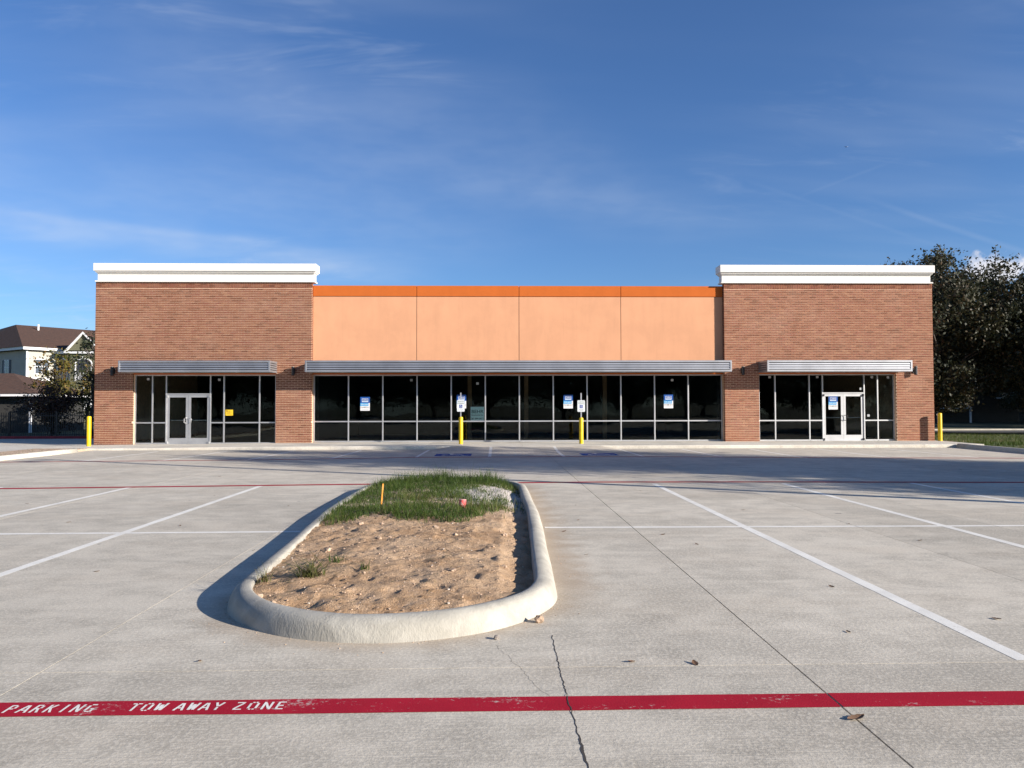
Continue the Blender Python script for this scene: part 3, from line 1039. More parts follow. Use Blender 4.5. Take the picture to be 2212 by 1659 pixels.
def door_pair(xa, xb, y, zb, handle_dark):
    """two glazed leaves between mullions xa, xb"""
    xm = 0.5 * (xa + xb)
    zt = 2.20
    st = 0.105
    for (a, c, hs) in ((xa + MW / 2 + 0.004, xm - 0.003, 1), (xm + 0.003, xb - MW / 2 - 0.004, -1)):
        d = MB()
        y0, y1 = y + 0.03, y + 0.075
        d.box(a, a + st, y0, y1, zb + 0.012, zt - 0.004)
        d.box(c - st, c, y0, y1, zb + 0.012, zt - 0.004)
        d.box(a + st + .0002, c - st - .0002, y0 + .0005, y1 - .0005, zt - 0.004 - st, zt - 0.0045)
        d.box(a + st + .0002, c - st - .0002, y0 + .0005, y1 - .0005, zb + 0.0125, zb + 0.26)
        do = d.build('door', M['alu'], store)
        MB().box(a + st + .0004, c - st - .0004, y + 0.048, y + 0.056, zb + 0.26, zt - 0.004 - st).build('glass_pane', M['glass'], do)
        MB().tube([(a + st * 0.6, y + 0.12, 1.02 + zb), (c - st * 0.6, y + 0.12, 1.02 + zb)], 0.016, 8).build('push_bar', M['alu'], do)
        MB().box(a + 0.01, c - 0.01, y + 0.0285, y + 0.0295, zb + 0.255, zb + 0.2585).build('panel_line', M['dark'], do)
        hx = (c - st / 2) if hs > 0 else (a + st / 2)
        ho = hx - hs * 0.05
        h = MB().tube([(hx + hs * 0.012, y + 0.03, 0.90 + zb), (hx - hs * 0.02, y - 0.035, 0.90 + zb), (ho - hs * 0.045, y - 0.05, 0.92 + zb), (ho - hs * 0.045, y - 0.05, 1.10 + zb), (hx - hs * 0.02, y - 0.035, 1.12 + zb), (hx + hs * 0.012, y + 0.03, 1.12 + zb)], 0.013, 8)
        h.build('handle', M['dark'] if handle_dark else M['alu'], do, smooth=True)
        for zz in (zb + 0.02, zt - 0.11):
            xx = (a + 0.012) if hs > 0 else (c - 0.012)
            MB().box(xx - 0.03, xx + 0.03, y - 0.022, y + 0.03, zz, zz + 0.09).build('pivot', M['dark'] if handle_dark else M['alu'], do)
    MB().box(xa + MW / 2, xb - MW / 2, y - 0.05, y + 0.12, zb - 0.01, zb + 0.011).build('threshold', M['alu'], store)

lx = [-15.325, -14.60, -14.01, -12.13, -11.55, -10.03, -9.33]
rx = [11.72, 12.44, 13.96, 14.55, 16.40, 17.00, 17.72]
cx_ = [LX1 + 0.035 + (RX0 - LX1 - 0.07) * k / 12 for k in range(13)]
GYW, GYC = FY + 0.16, SY + 0.15
storefront(lx, GYW, 0.085, 3.074, 1.0, 2, [(-14.80, 2.88), (-11.77, 2.85)])
storefront(rx, GYW, 0.135, 3.074, 1.03, 3, [(12.22, 2.94), (14.34, 2.94), (16.78, 2.93), (17.5, 2.92), (16.28, 2.42), (16.6, 1.24)])
storefront(cx_, GYC, 0.135, 3.074, 1.03, None, [(-3.52, 2.83), (-0.63, 2.68), (7.95, 2.82)])
door_pair(-14.01, -12.13, GYW, 0.085, False)
door_pair(14.55, 16.40, GYW, 0.135, True)

# awnings: louvred fascias on three sides with a metal deck
def awning(x0, x1):
    yf, yb, z0, z1 = 32.2, FY - 0.004, 3.125, 3.605
    a = empty('awning', (0, 0, 0), 0, store)
    pw = 0.07
    for x in (x0, x1 - pw):
        MB().box(x, x + pw, yf, yf + pw, z0, z1).build('corner_post', M['alu_dark'], a, bevel=0.004)
    MB().box(x0 + pw + .001, x1 - pw - .001, yf + 0.002, yf + 0.06, z1 - 0.085, z1 - 0.001).build('top_rail', M['alu_dark'], a, bevel=0.004)
    MB().box(x0 + pw + .001, x1 - pw - .001, yf + 0.002, yf + 0.06, z0 + 0.001, z0 + 0.085).build('bottom_rail', M['alu_dark'], a, bevel=0.004)
    nsl = 3
    gap = 0.030
    h = (z1 - z0 - 0.17 - gap * (nsl + 1)) / nsl
    for k in range(nsl):
        zz = z0 + 0.085 + gap + k * (h + gap)
        MB().prism([(x0 + pw + .001, yf + 0.008, zz), (x0 + pw + .001, yf + 0.05, zz + 0.01), (x0 + pw + .001, yf + 0.05, zz + h), (x0 + pw + .001, yf + 0.024, zz + h)], (x1 - x0 - 2 * pw - .002, 0, 0)).build('slat', M['alu_dark'], a)
        for x in (x0 + 0.006, x1 - 0.046):
            MB().box(x, x + 0.04, yf + pw + 0.001, yb, zz, zz + h).build('slat', M['alu_dark'], a)
    for x in (x0 + 0.002, x1 - 0.05):
        MB().box(x, x + 0.048, yf + pw + .001, yb, z1 - 0.085, z1 - .001).build('side_rail', M['alu_dark'], a)
        MB().box(x, x + 0.048, yf + pw + .001, yb, z0 + .001, z0 + 0.085).build('side_rail', M['alu_dark'], a)
    MB().box(x0 + 0.052, x1 - 0.052, yf + 0.075, yb, z0 + 0.012, z1 - 0.06).build('deck', simple('awning_gap_shade', (0.03, 0.03, 0.032), 0.7), a)  # deck coloured near black so the slat gaps look shaded
    MB().box(x0 + 0.052, x1 - 0.052, yf + 0.075, yb, z0 + 0.004, z0 + 0.0115).build('soffit', M['alu_dark'], a)
    n = max(2, int((x1 - x0) / 2.9))
    for k in range(n):
        x = x0 + (x1 - x0) * (k + 0.5) / n
        MB().lathe([(0.07, -0.012), (0.075, 0.0)], 12, (x, yf + 0.55, z0 + 0.004)).build('downlight', M['alu'], a)
awning(-15.47, -9.23)
awning(-7.79, 10.14)
awning(11.65, 17.88)

# ------------------------------------------------------------------ wall lamps
def wall_lamp(x, label):
    o = empty('wall_lamp', (x, FY - 0.004, 3.02))
    tag(o, label, 'lamp', 'wall lamps beside the awnings')
    MB().box(-0.06, 0.06, -0.03, 0.0, 0.08, 0.30).build('back_plate', M['dark'], o, bevel=0.004)
    MB().box(-0.022, 0.022, -0.09, -0.0301, 0.16, 0.22).build('arm', M['dark'], o)
    MB().lathe([(0.065, 0.0), (0.068, 0.015), (0.068, 0.365), (0.065, 0.38)], 18, (0, -0.145, 0)).build('body', M['dark'], o, smooth=False)
    return o
wall_lamp(-16.17, 'dark cylinder lamp on the brick at the far left of the facade')
wall_lamp(-8.52, 'dark cylinder lamp on the brick pier between the left and middle awnings')
wall_lamp(10.93, 'dark cylinder lamp on the brick pier between the middle and right awnings')
wall_lamp(18.55, 'dark cylinder lamp on the brick right of the right awning')

# ------------------------------------------------------------------ bollards and signs
def bollard(x, y, z, h, label, r=0.086):
    prof = [(r, -0.05), (r, h - 0.05), (r * 0.95, h - 0.025), (r * 0.75, h - 0.008), (r * 0.4, h)]
    o = MB().lathe(prof, 24).build('bollard', M['yellow'], None, (x, y, z), smooth=True)
    m = o.modifiers.new('e', 'EDGE_SPLIT')
    m.split_angle = R(50)
    tag(o, label, 'bollard', 'yellow bollards on the sidewalk')
    return o
bollard(-16.62, 32.2, 0.066, 1.24, 'yellow bollard at the left corner of the brick building')
bollard(-1.28, 31.75, 0.13, 1.12, 'yellow bollard with an access parking sign, left one of the two before the windows')
bollard(3.68, 31.65, 0.13, 1.08, 'yellow bollard with an access parking sign, right one of the two before the windows')
bollard(19.50, 33.02, 0.13, 1.22, 'yellow bollard at the right corner of the brick building beside the grass')

def text_mesh(txt, size, x, y, z, mat, parent, name='lettering', bold=0.0, width=None):
    cu_ = bpy.data.curves.new('t', 'FONT')
    cu_.body = txt
    cu_.size = size
    cu_.align_x = 'CENTER'
    cu_.align_y = 'CENTER'
    cu_.offset = bold
    cu_.extrude = 0.0004
    ob = bpy.data.objects.new('t', cu_)
    COL.objects.link(ob)
    dg = bpy.context.evaluated_depsgraph_get()
    me = bpy.data.meshes.new_from_object(ob.evaluated_get(dg))
    bpy.data.objects.remove(ob)
    sx = 1.0
    if width:
        w_ = max(v.co.x for v in me.vertices) - min(v.co.x for v in me.vertices)
        sx = width / w_
    for v in me.vertices:
        v.co = Vector((v.co.x * sx, -v.co.z, v.co.y))
    o = link_mesh(name, me, mat, parent, (x, y, z))
    return o

def rounded(w, h, r, y0, y1):
    pts = []
    for (cx, cz, a0) in ((w / 2 - r, h / 2 - r, 0), (-w / 2 + r, h / 2 - r, 90), (-w / 2 + r, -h / 2 + r, 180), (w / 2 - r, -h / 2 + r, 270)):
        for k in range(5):
            t_ = R(a0 + k * 22.5)
            pts.append((cx + r * math.cos(t_), y0, cz + r * math.sin(t_)))
    return MB().prism(pts, (0, y1 - y0, 0))

def parking_sign(x, y, zb, ztop, zc, label, lines, foot):
    o = empty('parking_sign', (x, y, zb))
    tag(o, label, 'sign', 'access parking signs')
    MB().box(-0.024, 0.024, -0.012, 0.022, 0.0, ztop - zb).build('post', M['steel'], o)
    zc -= zb
    pl_ = rounded(0.315, 0.475, 0.035, -0.020, -0.0135).build('sign_plate', M['sign_white'], o, (0, 0, zc))
    bd = MB()
    for (x0, x1, z0, z1) in ((-0.142, 0.142, 0.2205, 0.2235), (-0.142, 0.142, -0.2235, -0.2205), (-0.1455, -0.1425, -0.2235, 0.2235), (0.1425, 0.1455, -0.2235, 0.2235)):
        bd.box(x0, x1, -0.0215, -0.0203, z0, z1)
    bd.build('border', M['sign_green'], pl_)
    for k, s_ in enumerate(lines):
        text_mesh(s_, 0.062, 0, -0.0212, 0.165 - 0.075 * k, M['sign_green'], pl_, bold=0.001, width=0.255)
    MB().box(-0.065, 0.065, -0.0222, -0.0203, -0.085, 0.045).build('symbol_field', M['sign_blue'], pl_)
    b_ = MB()
    wheelchair(b_, 0.0, -0.018, 0.115, lambda u, v: (u, -0.0232, v))
    b_.build('wheelchair_symbol', M['sign_white'], pl_)
    if foot is None:
        foot = []
        for k in range(3):
            MB().box(-0.11 + 0.02 * k, 0.11 - 0.012 * k, -0.0215, -0.0203, -0.128 - 0.034 * k, -0.118 - 0.034 * k).build('fine_print', M['ink'], pl_)
    for k, s_ in enumerate(foot):
        text_mesh(s_, 0.034, 0, -0.0212, -0.125 - 0.048 * k, M['ink'], pl_, width=0.235)
    return o
parking_sign(-1.28, 31.74, 1.245, 2.24, 1.70, 'white access parking sign on a steel post in front of a blue poster', ['RESERVED', 'PARKING'], ['VAN', 'ACCESSIBLE'])
parking_sign(3.68, 31.64, 1.205, 2.22, 1.68, 'white access parking sign on a steel post beside a blue poster', ['RESERVED', 'PARKING'], None)

def lease_poster(x, y, zc, label):
    o = empty('lease_poster', (x, y, zc))
    tag(o, label, 'poster', 'lease posters on the glass')
    w, h = 0.41, 0.60
    MB().box(-w / 2, w / 2, -0.004, 0, -h / 2, h / 2).build('sheet', M['poster_white'], o)
    MB().box(-w / 2, w / 2, -0.0056, -0.0042, 0.035, h / 2).build('blue_field', M['poster_blue'], o)
    MB().box(-w / 2, w / 2 - 0.055, -0.0056, -0.0042, -0.095, 0.034).build('light_blue_field', M['poster_cyan'], o)
    b_ = MB()
    for (x0, x1, z0, z1) in ((-0.135, 0.135, 0.225, 0.236), (-0.135, -0.124, 0.125, 0.225), (0.124, 0.135, 0.125, 0.225), (-0.135, 0.135, 0.078, 0.124)):
        b_.box(x0, x1, -0.0068, -0.0058, z0, z1)
    b_.build('logo_frame', M['poster_white'], o)
    text_mesh('Colliers', 0.085, 0, -0.0072, 0.175, M['poster_white'], o, bold=0.001, width=0.215)
    MB().box(-0.11, 0.11, -0.0080, -0.0070, 0.094, 0.106).build('fine_print', M['poster_cyan'], o)
    text_mesh('FOR LEASE', 0.075, -0.028, -0.0068, -0.032, M['poster_white'], o, bold=0.001, width=0.29)
    text_mesh('713 830 2111', 0.07, 0, -0.0058, -0.155, M['ink'], o, bold=0.0015, width=0.36)
    MB().box(-0.165, 0.165, -0.0055, -0.0042, -0.243, -0.230).build('fine_print', simple('grey_print', (0.35, 0.35, 0.36), 0.5), o)
GP = GYC + 0.0485
lease_poster(-5.53, GP, 1.80, 'blue and white lease poster alone in the second window pane from the left brick pier')
lease_poster(-1.33, GP, 1.89, 'blue and white lease poster mostly hidden behind an access parking sign')
lease_poster(3.35, GP, 1.88, 'blue and white lease poster beside the right access parking sign')
lease_poster(7.78, GP, 1.88, 'blue and white lease poster in the window second from the right brick pier')
lease_poster(15.03, GYW + 0.0465, 1.81, 'blue and white lease poster on the white glazed door')
# contractor's board standing inside the glass
bo = empty('contractor_board', (-0.635, GYC + 0.075, 1.062))
tag(bo, 'pale green contractor board standing inside the window behind the glass', 'sign')
MB().box(-0.30, 0.30, 0.0, 0.012, 0.0, 0.60).build('board', M['pale_green'], bo)
text_mesh('BEHR', 0.20, 0, -0.0012, 0.385, M['sign_green'], bo, bold=0.002, width=0.52)
text_mesh('Construction Inc.', 0.08, 0, -0.0012, 0.235, M['ink'], bo, bold=0.001, width=0.52)
text_mesh('281-894-6411', 0.10, 0, -0.0012, 0.075, M['ink'], bo, bold=0.002, width=0.53)
no = empty('yellow_notice', (-11.33, GYW + 0.0485, 1.43))
tag(no, 'small yellow paper notice taped inside the left storefront glass', 'notice')
MB().box(-0.16, 0.16, -0.003, 0, -0.125, 0.125).build('sheet', M['notice_yellow'], no)
nb = MB()
nb.box(-0.13, -0.07, -0.0044, -0.0032, 0.05, 0.10)
for k in range(4):
    nb.box(-0.13 + (0.09 if k == 0 else 0), 0.04 + 0.06 * (k % 2), -0.0044, -0.0032, 0.062 - 0.045 * k, 0.076 - 0.045 * k)
nb.build('print', M['ink'], no)

exec_order = 'island'
# ------------------------------------------------------------------ island in the lot
# slightly tapered: the near nose is tighter than the far end
ICX, IR, IY0, IY1 = -0.87, 1.60, 5.46, 16.35
N_C, N_R = (-0.835, 6.87), 1.41
F_C, F_R = (-0.90, 14.75), 1.60
def stadium(r_off=0.0, n=36):
    pts = []
    for k in range(n + 1):
        t_ = math.pi + math.pi * k / n
        pts.append((N_C[0] + (N_R + r_off) * math.cos(t_), N_C[1] + (N_R + r_off) * math.sin(t_)))
    a, b = (N_C[0] + N_R + r_off, N_C[1]), (F_C[0] + F_R + r_off, F_C[1])
    for k in range(1, 24):
        pts.append((a[0] + (b[0] - a[0]) * min(1, k / 24 * 1.8), a[1] + (b[1] - a[1]) * k / 24))
    for k in range(n + 1):
        t_ = math.pi * k / n
        pts.append((F_C[0] + (F_R + r_off) * math.cos(t_), F_C[1] + (F_R + r_off) * math.sin(t_)))
    a, b = (F_C[0] - F_R - r_off, F_C[1]), (N_C[0] - N_R - r_off, N_C[1])
    for k in range(1, 24):
        pts.append((b[0] + (a[0] - b[0]) * min(1, (24 - k) / 24 * 1.8), a[1] + (b[1] - a[1]) * k / 24))
    return pts
island = empty('parking_island', (0, 0, 0))
tag(island, 'long rounded concrete kerb island with bare tan soil and grass in the lot', 'kerb island')
def island_kerb():
    P = [Vector((*p, 0)) for p in stadium()]
    n = len(P)
    h = 0.165
    prof = [(-0.012, -0.02), (-0.004, 0.012), (0.004, 0.04), (0.014, 0.075), (0.028, 0.108), (0.05, 0.136), (0.08, 0.155), (0.112, h), (0.15, h * 1.0), (0.176, h * 0.97), (0.19, h * 0.90), (0.195, 0.0)]
    b = MB()
    m_ = len(prof)
    for k, p in enumerate(P):
        d = (P[(k + 1) % n] - P[(k - 1) % n]).normalized()
        nm = Vector((-d.y, d.x, 0))
        for q, (s_, z) in enumerate(prof):
            wv = 0.004 * math.sin(k * 0.9 + q) + 0.006 * math.sin(k * 0.23)
            v = p + nm * (s_ + wv + random.uniform(-.002, .002))
            b.v.append((v.x, v.y, z + 0.003 * math.sin(k * 0.41 + q * 0.5)))
    for k in range(n):
        k2 = (k + 1) % n
        for q in range(m_ - 1):
            b.f.append((k * m_ + q, k2 * m_ + q, k2 * m_ + q + 1, k * m_ + q + 1))
    o = b.build('kerb', None, island, smooth=True)
    m2, t, p = mat_new('island_kerb_concrete')
    P_ = pos_of(t)
    c = t.mix(t.ramp(t.noise(P_, 3.0, 6, 0.65, 0.4), 0.32, 0.68), (0.335, 0.315, 0.262), (0.455, 0.43, 0.36))
    c = t.mix(t.ramp(t.noise(t.mapping(P_, (1, 1, 0.2)), 10, 5, 0.7), 0.5, 0.8, 0, 0.4), c, (0.33, 0.30, 0.24))
    t.l(c, p.inputs['Base Color'])
    p.inputs['Roughness'].default_value = 0.9
    p.inputs['Specular IOR Level'].default_value = 0.25
    hh = t.math('ADD', t.noise(t.mapping(P_, (1, 1, 0.16)), 75.0, 3, 0.65), t.math('MULTIPLY', t.noise(P_, 12.0, 3, 0.65), 1.2))
    bump(t, p, hh, 0.55, 0.008)
    o.data.materials.append(m2)
    sub = o.modifiers.new('s', 'SUBSURF')
    sub.levels = sub.render_levels = 1
island_kerb()

# simple value noise for relief
def vnoise(x, y, seed=0):
    def hsh(i, j):
        n = (i * 374761393 + j * 668265263 + seed * 974711) & 0xffffffff
        n = ((n ^ (n >> 13)) * 1274126177) & 0xffffffff
        return ((n ^ (n >> 16)) & 0xffff) / 65535.0
    xi, yi = np.floor(x).astype(np.int64), np.floor(y).astype(np.int64)
    fx, fy = x - xi, y - yi
    fx, fy = fx * fx * (3 - 2 * fx), fy * fy * (3 - 2 * fy)
    H = np.vectorize(hsh)
    return (H(xi, yi) * (1 - fx) + H(xi + 1, yi) * fx) * (1 - fy) + (H(xi, yi + 1) * (1 - fx) + H(xi + 1, yi + 1) * fx) * fy

def in_stadium(x, y, r):
    """distance inside the edge; r is IR less the inset wanted"""
    f = np.clip((y - N_C[1]) / (F_C[1] - N_C[1]) * 1.8, 0, 1)
    cx = N_C[0] + (F_C[0] - N_C[0]) * f
    rr = N_R + (F_R - N_R) * f
    cy = np.clip(y, N_C[1], F_C[1])
    return rr - (IR - r) - np.hypot(x - cx, y - cy)

GN = {}
def soil_z_arr(x, y):
    d = in_stadium(x, y, IR - 0.19)
    z = 0.125 + 0.02 * (vnoise(x * 1.1, y * 1.1, 1) - 0.5) + 0.05 * np.clip(d, 0, 0.7) / 0.7
    z = z + 0.034 * (vnoise(x * 4.2, y * 4.2, 2) - 0.5) + 0.018 * (vnoise(x * 12, y * 12, 3) - 0.5)
    cl = vnoise(x * 22, y * 22, 4)
    z = z + 0.015 * np.clip(cl - 0.62, 0, 1) / 0.38
    pit = vnoise(x * 6.5, y * 6.5, 5)
    z = z - 0.03 * np.clip(pit - 0.72, 0, 1) / 0.28
    # sunk along the right hand kerb
    z = z - 0.085 * np.clip(1 - (0.50 + 0.1 * np.clip((y - 7) / 4, 0, 1) - 0.19 + 0.07 - x) / 0.32, 0, 1) ** 0.8 * (y > 6.4)
    return z
dx_ = 0.022
xs_ = np.arange(ICX - IR + 0.1, ICX + IR - 0.09, dx_)
ys_ = np.concatenate([np.arange(IY0 + 0.1, 10.6, dx_), np.arange(10.6, IY1 - 0.09, 0.06)])
XX, YY = np.meshgrid(xs_, ys_, indexing='ij')
ZZ = soil_z_arr(XX, YY)
ins = in_stadium(XX, YY, IR - 0.11) > 0
sv = []
sid = -np.ones(XX.shape, int)
ii, jj = np.nonzero(ins)
sid[ii, jj] = np.arange(len(ii))
sv = np.stack([XX[ii, jj], YY[ii, jj], ZZ[ii, jj]], 1)
sf_ = []
ok = ins[:-1, :-1] & ins[1:, :-1] & ins[1:, 1:] & ins[:-1, 1:]
qa, qb = np.nonzero(ok)
sf_ = np.stack([sid[qa, qb], sid[qa + 1, qb], sid[qa + 1, qb + 1], sid[qa, qb + 1]], 1)
me = bpy.data.meshes.new('soil')
me.from_pydata(sv.tolist(), [], sf_.tolist())
me.update()
me.polygons.foreach_set('use_smooth', [True] * len(me.polygons))
link_mesh('soil', me, M['soil'], island)

def soil_z(x, y):
    return float(soil_z_arr(np.array([x]), np.array([y]))[0])

# dirt clods: small ones joined, the largest are pieces of their own
ICO_V = []
def rock_mesh(seed, squash=0.65):
    import bmesh
    bm = bmesh.new()
    bmesh.ops.create_icosphere(bm, subdivisions=2, radius=1.0)
    rr = random.Random(seed)
    for v in bm.verts:
        f = 1 + 0.35 * (rr.random() - 0.5) + 0.2 * math.sin(v.co.x * 3 + seed) * math.cos(v.co.y * 4 + seed)
        v.co = Vector((v.co.x * f, v.co.y * f, v.co.z * f * squash))
    me_ = bpy.data.meshes.new('rock')
    bm.to_mesh(me_)
    bm.free()
    return me_
def rock_small(seed):
    import bmesh
    bm = bmesh.new()
    bmesh.ops.create_icosphere(bm, subdivisions=1, radius=1.0)
    rr = random.Random(seed)
    vs_ = [tuple(Vector((v.co.x, v.co.y, v.co.z * 0.7)) * (1 + 0.6 * (rr.random() - 0.5))) for v in bm.verts]
    fs_ = [tuple(v.index for v in f.verts) for f in bm.faces]
    bm.free()
    return np.array(vs_), fs_
protos = [rock_small(s) for s in range(6)]
def rocks_stuff(name, n, sampler, smin, smax, mat, zf, parent=None):
    vv, ff = [], []
    base = 0
    for k in range(n):
        x, y = sampler()
        s_ = smin + (smax - smin) * random.random() ** 3
        pv, pf = protos[k % 6]
        a = random.uniform(0, 6.28)
        ca, sa = math.cos(a), math.sin(a)
        q = pv * s_
        z = zf(x, y) + s_ * 0.25
        vv += [(x + u * ca - v * sa, y + u * sa + v * ca, z + w) for u, v, w in q.tolist()]
        ff += [tuple(i + base for i in f) for f in pf]
        base += len(pv)
    me_ = bpy.data.meshes.new(name)
    me_.from_pydata(vv, [], ff)
    me_.update()
    o = link_mesh(name, me_, mat, parent)
    o['kind'] = 'stuff'
    return o
def samp_soil(y0=5.7, y1=11.0):
    while True:
        x, y = random.uniform(ICX - 1.4, ICX + 1.4), random.uniform(y0, y1)
        if float(in_stadium(np.array([x]), np.array([y]), IR - 0.2)[0]) > 0.01: return x, y
# sample heights in one go for speed
class Heights:
    def __call__(s, x, y): return float(ZZ[min(max(int(round((x - xs_[0]) / dx_)), 0), len(xs_) - 1), min(max(int(np.searchsorted(ys_, y)), 0), len(ys_) - 1)])
HZ = Heights()
rocks_stuff('soil_crumbs', 1500, samp_soil, 0.003, 0.013, M['clod'], HZ, island)
rocks_stuff('limestone_crumbs', 200, lambda: samp_soil(5.7, 13.5), 0.003, 0.013, M['lime'], HZ, island)
clods = [rock_mesh(s) for s in range(4)]
for c_ in clods: c_.materials.append(M['clod'])
for k in range(14):
    x, y = samp_soil(6.0, 10.2)
    s_ = random.uniform(0.020, 0.036)
    o = link_mesh('dirt_clod', clods[k % 4], None, None, (x, y, HZ(x, y) + s_ * 0.2))
    o.scale = (s_ * random.uniform(0.8, 1.3), s_, s_)
    o.rotation_euler = (random.uniform(-.3, .3), random.uniform(-.3, .3), random.uniform(0, 6))
    tag(o, 'dry tan clod of earth lying on the bare soil of the island', 'clod', 'clods on the bare soil')
# spill of soil crumbs beside the kerb on the concrete
def samp_spill():
    if random.random() < 0.6:
        return 0.72 + random.random() ** 2.2 * 0.35, random.uniform(7.4, 15.5)
    t_ = random.uniform(math.pi * 1.05, math.pi * 1.95)
    r_ = N_R + 0.02 + random.random() ** 3 * 0.3
    return N_C[0] + r_ * math.cos(t_), N_C[1] + r_ * math.sin(t_)
tag(rocks_stuff('soil_spill', 420, samp_spill, 0.002, 0.006, M['clod'], lambda x, y: 0.0), 'crumbs of soil spilled on the concrete beside the kerb', 'soil')

def blades(n, sampler, hmin, hmax, wd, zf, lean=0.6, segs=3):
    """curved tapering blades as quads, one island per blade"""
    out_v, out_f = [], []
    for k in range(n):
        x, y, hf = sampler()
        h = (hmin + (hmax - hmin) * random.random()) * hf
        a = random.uniform(0, 2 * math.pi)
        ln = lean * random.uniform(0.2, 1.2)
        ca, sa = math.cos(a), math.sin(a)
        z = zf(x, y) - 0.006
        w = wd * random.uniform(0.7, 1.3)
        i0 = len(out_v)
        for s_ in range(segs + 1):
            t_ = s_ / segs
            r_ = ln * h * t_ ** 1.8
            zz = h * t_ * (1 - 0.28 * ln * t_)
            ww = w * (1 - 0.85 * t_)
            out_v.append((x + ca * r_ - sa * ww, y + sa * r_ + ca * ww, z + zz))
            out_v.append((x + ca * r_ + sa * ww, y + sa * r_ - ca * ww, z + zz))
        for s_ in range(segs):
            out_f.append((i0 + 2 * s_, i0 + 2 * s_ + 1, i0 + 2 * s_ + 3, i0 + 2 * s_ + 2))
    me_ = bpy.data.meshes.new('blades')
    me_.from_pydata(out_v, [], out_f)
    me_.update()
    return me_
def samp_grass():
    while True:
        x, y = random.uniform(ICX - 1.48, ICX + 1.48), random.uniform(9.9, 16.25)
        if float(in_stadium(np.array([x]), np.array([y]), IR - 0.17)[0]) < 0: continue
        den = 1.0
        edge = 10.15 + 0.30 * math.sin(x * 3.1) + 0.18 * math.sin(x * 7.7 + 1) + max(0, (x + 0.5)) * 1.25
        if y < edge: den = 0.10 if y > edge - 0.25 else 0.006
        # bare pale patches
        d1 = math.hypot((x - 0.12) / 0.55, (y - 13.4) / 0.95) + 0.35 * math.sin(x * 9 + y * 3) + 0.25 * math.sin(x * 4 - y * 5)
        if d1 < 1.0: den *= 0.08 + 0.25 * max(0, d1)
        d2 = math.hypot((x + 1.2) / 1.3, (y - 11.95) / 0.24)
        if d2 < 1.0: den *= 0.30
        if x > 0.25 and y < 14.2: den *= 0.25
        if random.random() > den: continue
        hf = 0.8 + 1.1 * max(0, (y - 14.2) / 2.0) + (0.25 if y < 11.4 else 0)
        hf *= 0.65 + 0.7 * (0.5 + 0.5 * math.sin(x * 5.3 + 1.7 * math.sin(y * 2.9)) * math.sin(y * 4.1 + x))
        return x, y, hf * random.uniform(0.6, 1.25)
g1 = blades(20000, samp_grass, 0.05, 0.16, 0.0042, HZ, 0.9)
tag(link_mesh('island_grass', g1, M['grass']), 'green grass growing over the far half of the kerb island', 'grass', kind='stuff')
def samp_dry():
    x, y, h = samp_grass()
    return x, y, h * 0.8
def straw():
    V = []
    for k in range(420):
        x, y = samp_soil(5.8, 10.9)
        a, L = random.uniform(0, 3.14), random.uniform(0.015, 0.06) * (1.5 if k % 9 == 0 else 1)
        z = HZ(x, y) + 0.006
        ca, sa = math.cos(a), math.sin(a)
        w = 0.0014
        V.append([(x - ca * L, y - sa * L, z), (x - sa * w, y + ca * w, z + 0.004), (x + ca * L, y + sa * L, z + random.uniform(0, 0.012)), (x + sa * w, y - ca * w, z + 0.003)])
    return quads_mesh('straw', np.array(V))
tag(link_mesh('dead_straw', straw(), M['grass_dry']), 'bits of dead grass lying on the bare soil', 'straw', kind='stuff')
g2 = blades(2600, samp_dry, 0.04, 0.12, 0.003, HZ, 1.2)
tag(link_mesh('dry_grass', g2, M['grass_dry']), 'yellowed grass blades mixed into the island grass', 'grass', kind='stuff')
def tuft(name, cx, cy, n, h, spread, label, mat='grass_dry', lean=1.1):
    def sm():
        a = random.uniform(0, 6.28)
        r_ = spread * random.random() ** 1.5
        return cx + r_ * math.cos(a), cy + r_ * math.sin(a) * 0.7, random.uniform(0.5, 1.2)
    o = link_mesh(name, blades(n, sm, h * 0.5, h, 0.0042, HZ, lean, 4), M[mat])
    return tag(o, label, 'weed')
tuft('weed_tuft', -1.60, 6.85, 130, 0.34, 0.13, 'large sprawling green and straw weed tuft near the left front of the soil', 'grass_dry', 2.3)
tuft('weed_tuft', -1.98, 6.75, 34, 0.22, 0.10, 'thin dry weed tuft against the left kerb of the island')
tuft('weed_tuft', -1.50, 7.45, 50, 0.10, 0.10, 'low flat green weed just behind the largest weed tuft', 'grass')
tuft('weed_tuft', -1.15, 7.05, 30, 0.12, 0.06, 'small weed sprig right of the largest weed tuft', 'grass')
tuft('weed_stalks', -0.42, 15.7, 5, 0.62, 0.05, 'few tall thin grass stalks rising at the far end of the island', 'grass_dry', 0.35)
tuft('weed_stalks', 0.30, 11.5, 5, 0.26, 0.03, 'thin dry stalks in the soil near the right kerb of the island', 'grass_dry', 0.4)

# survey stake and painted pipe stub
zz = HZ(-1.65, 11.55)
st_ = empty('survey_stake', (-1.65, 11.55, zz))
st_.rotation_euler = (R(2), R(4), R(20))
tag(st_, 'thin orange wooden survey stake standing in the island grass', 'stake')
MB().prism([(-0.010, -0.007, -0.02), (0.010, -0.007, -0.02), (0.010, -0.007, 0.33), (0.0, -0.007, 0.345), (-0.010, -0.007, 0.33)], (0, 0.014, 0)).build('shaft', simple('orange_wood', (0.75, 0.30, 0.03), 0.7, 0.15, 20), st_)
MB().box(-0.0112, 0.0112, -0.0085, 0.0085, 0.24, 0.31).build('painted_top', simple('faded_orange', (0.78, 0.36, 0.07), 0.7), st_)
zz = HZ(-0.44, 11.4)
pp = empty('pipe_stub', (-0.44, 11.4, zz))
pp.rotation_euler = (R(-3), R(4), 0)
tag(pp, 'short pink painted plastic pipe stub sticking out of the island', 'pipe')
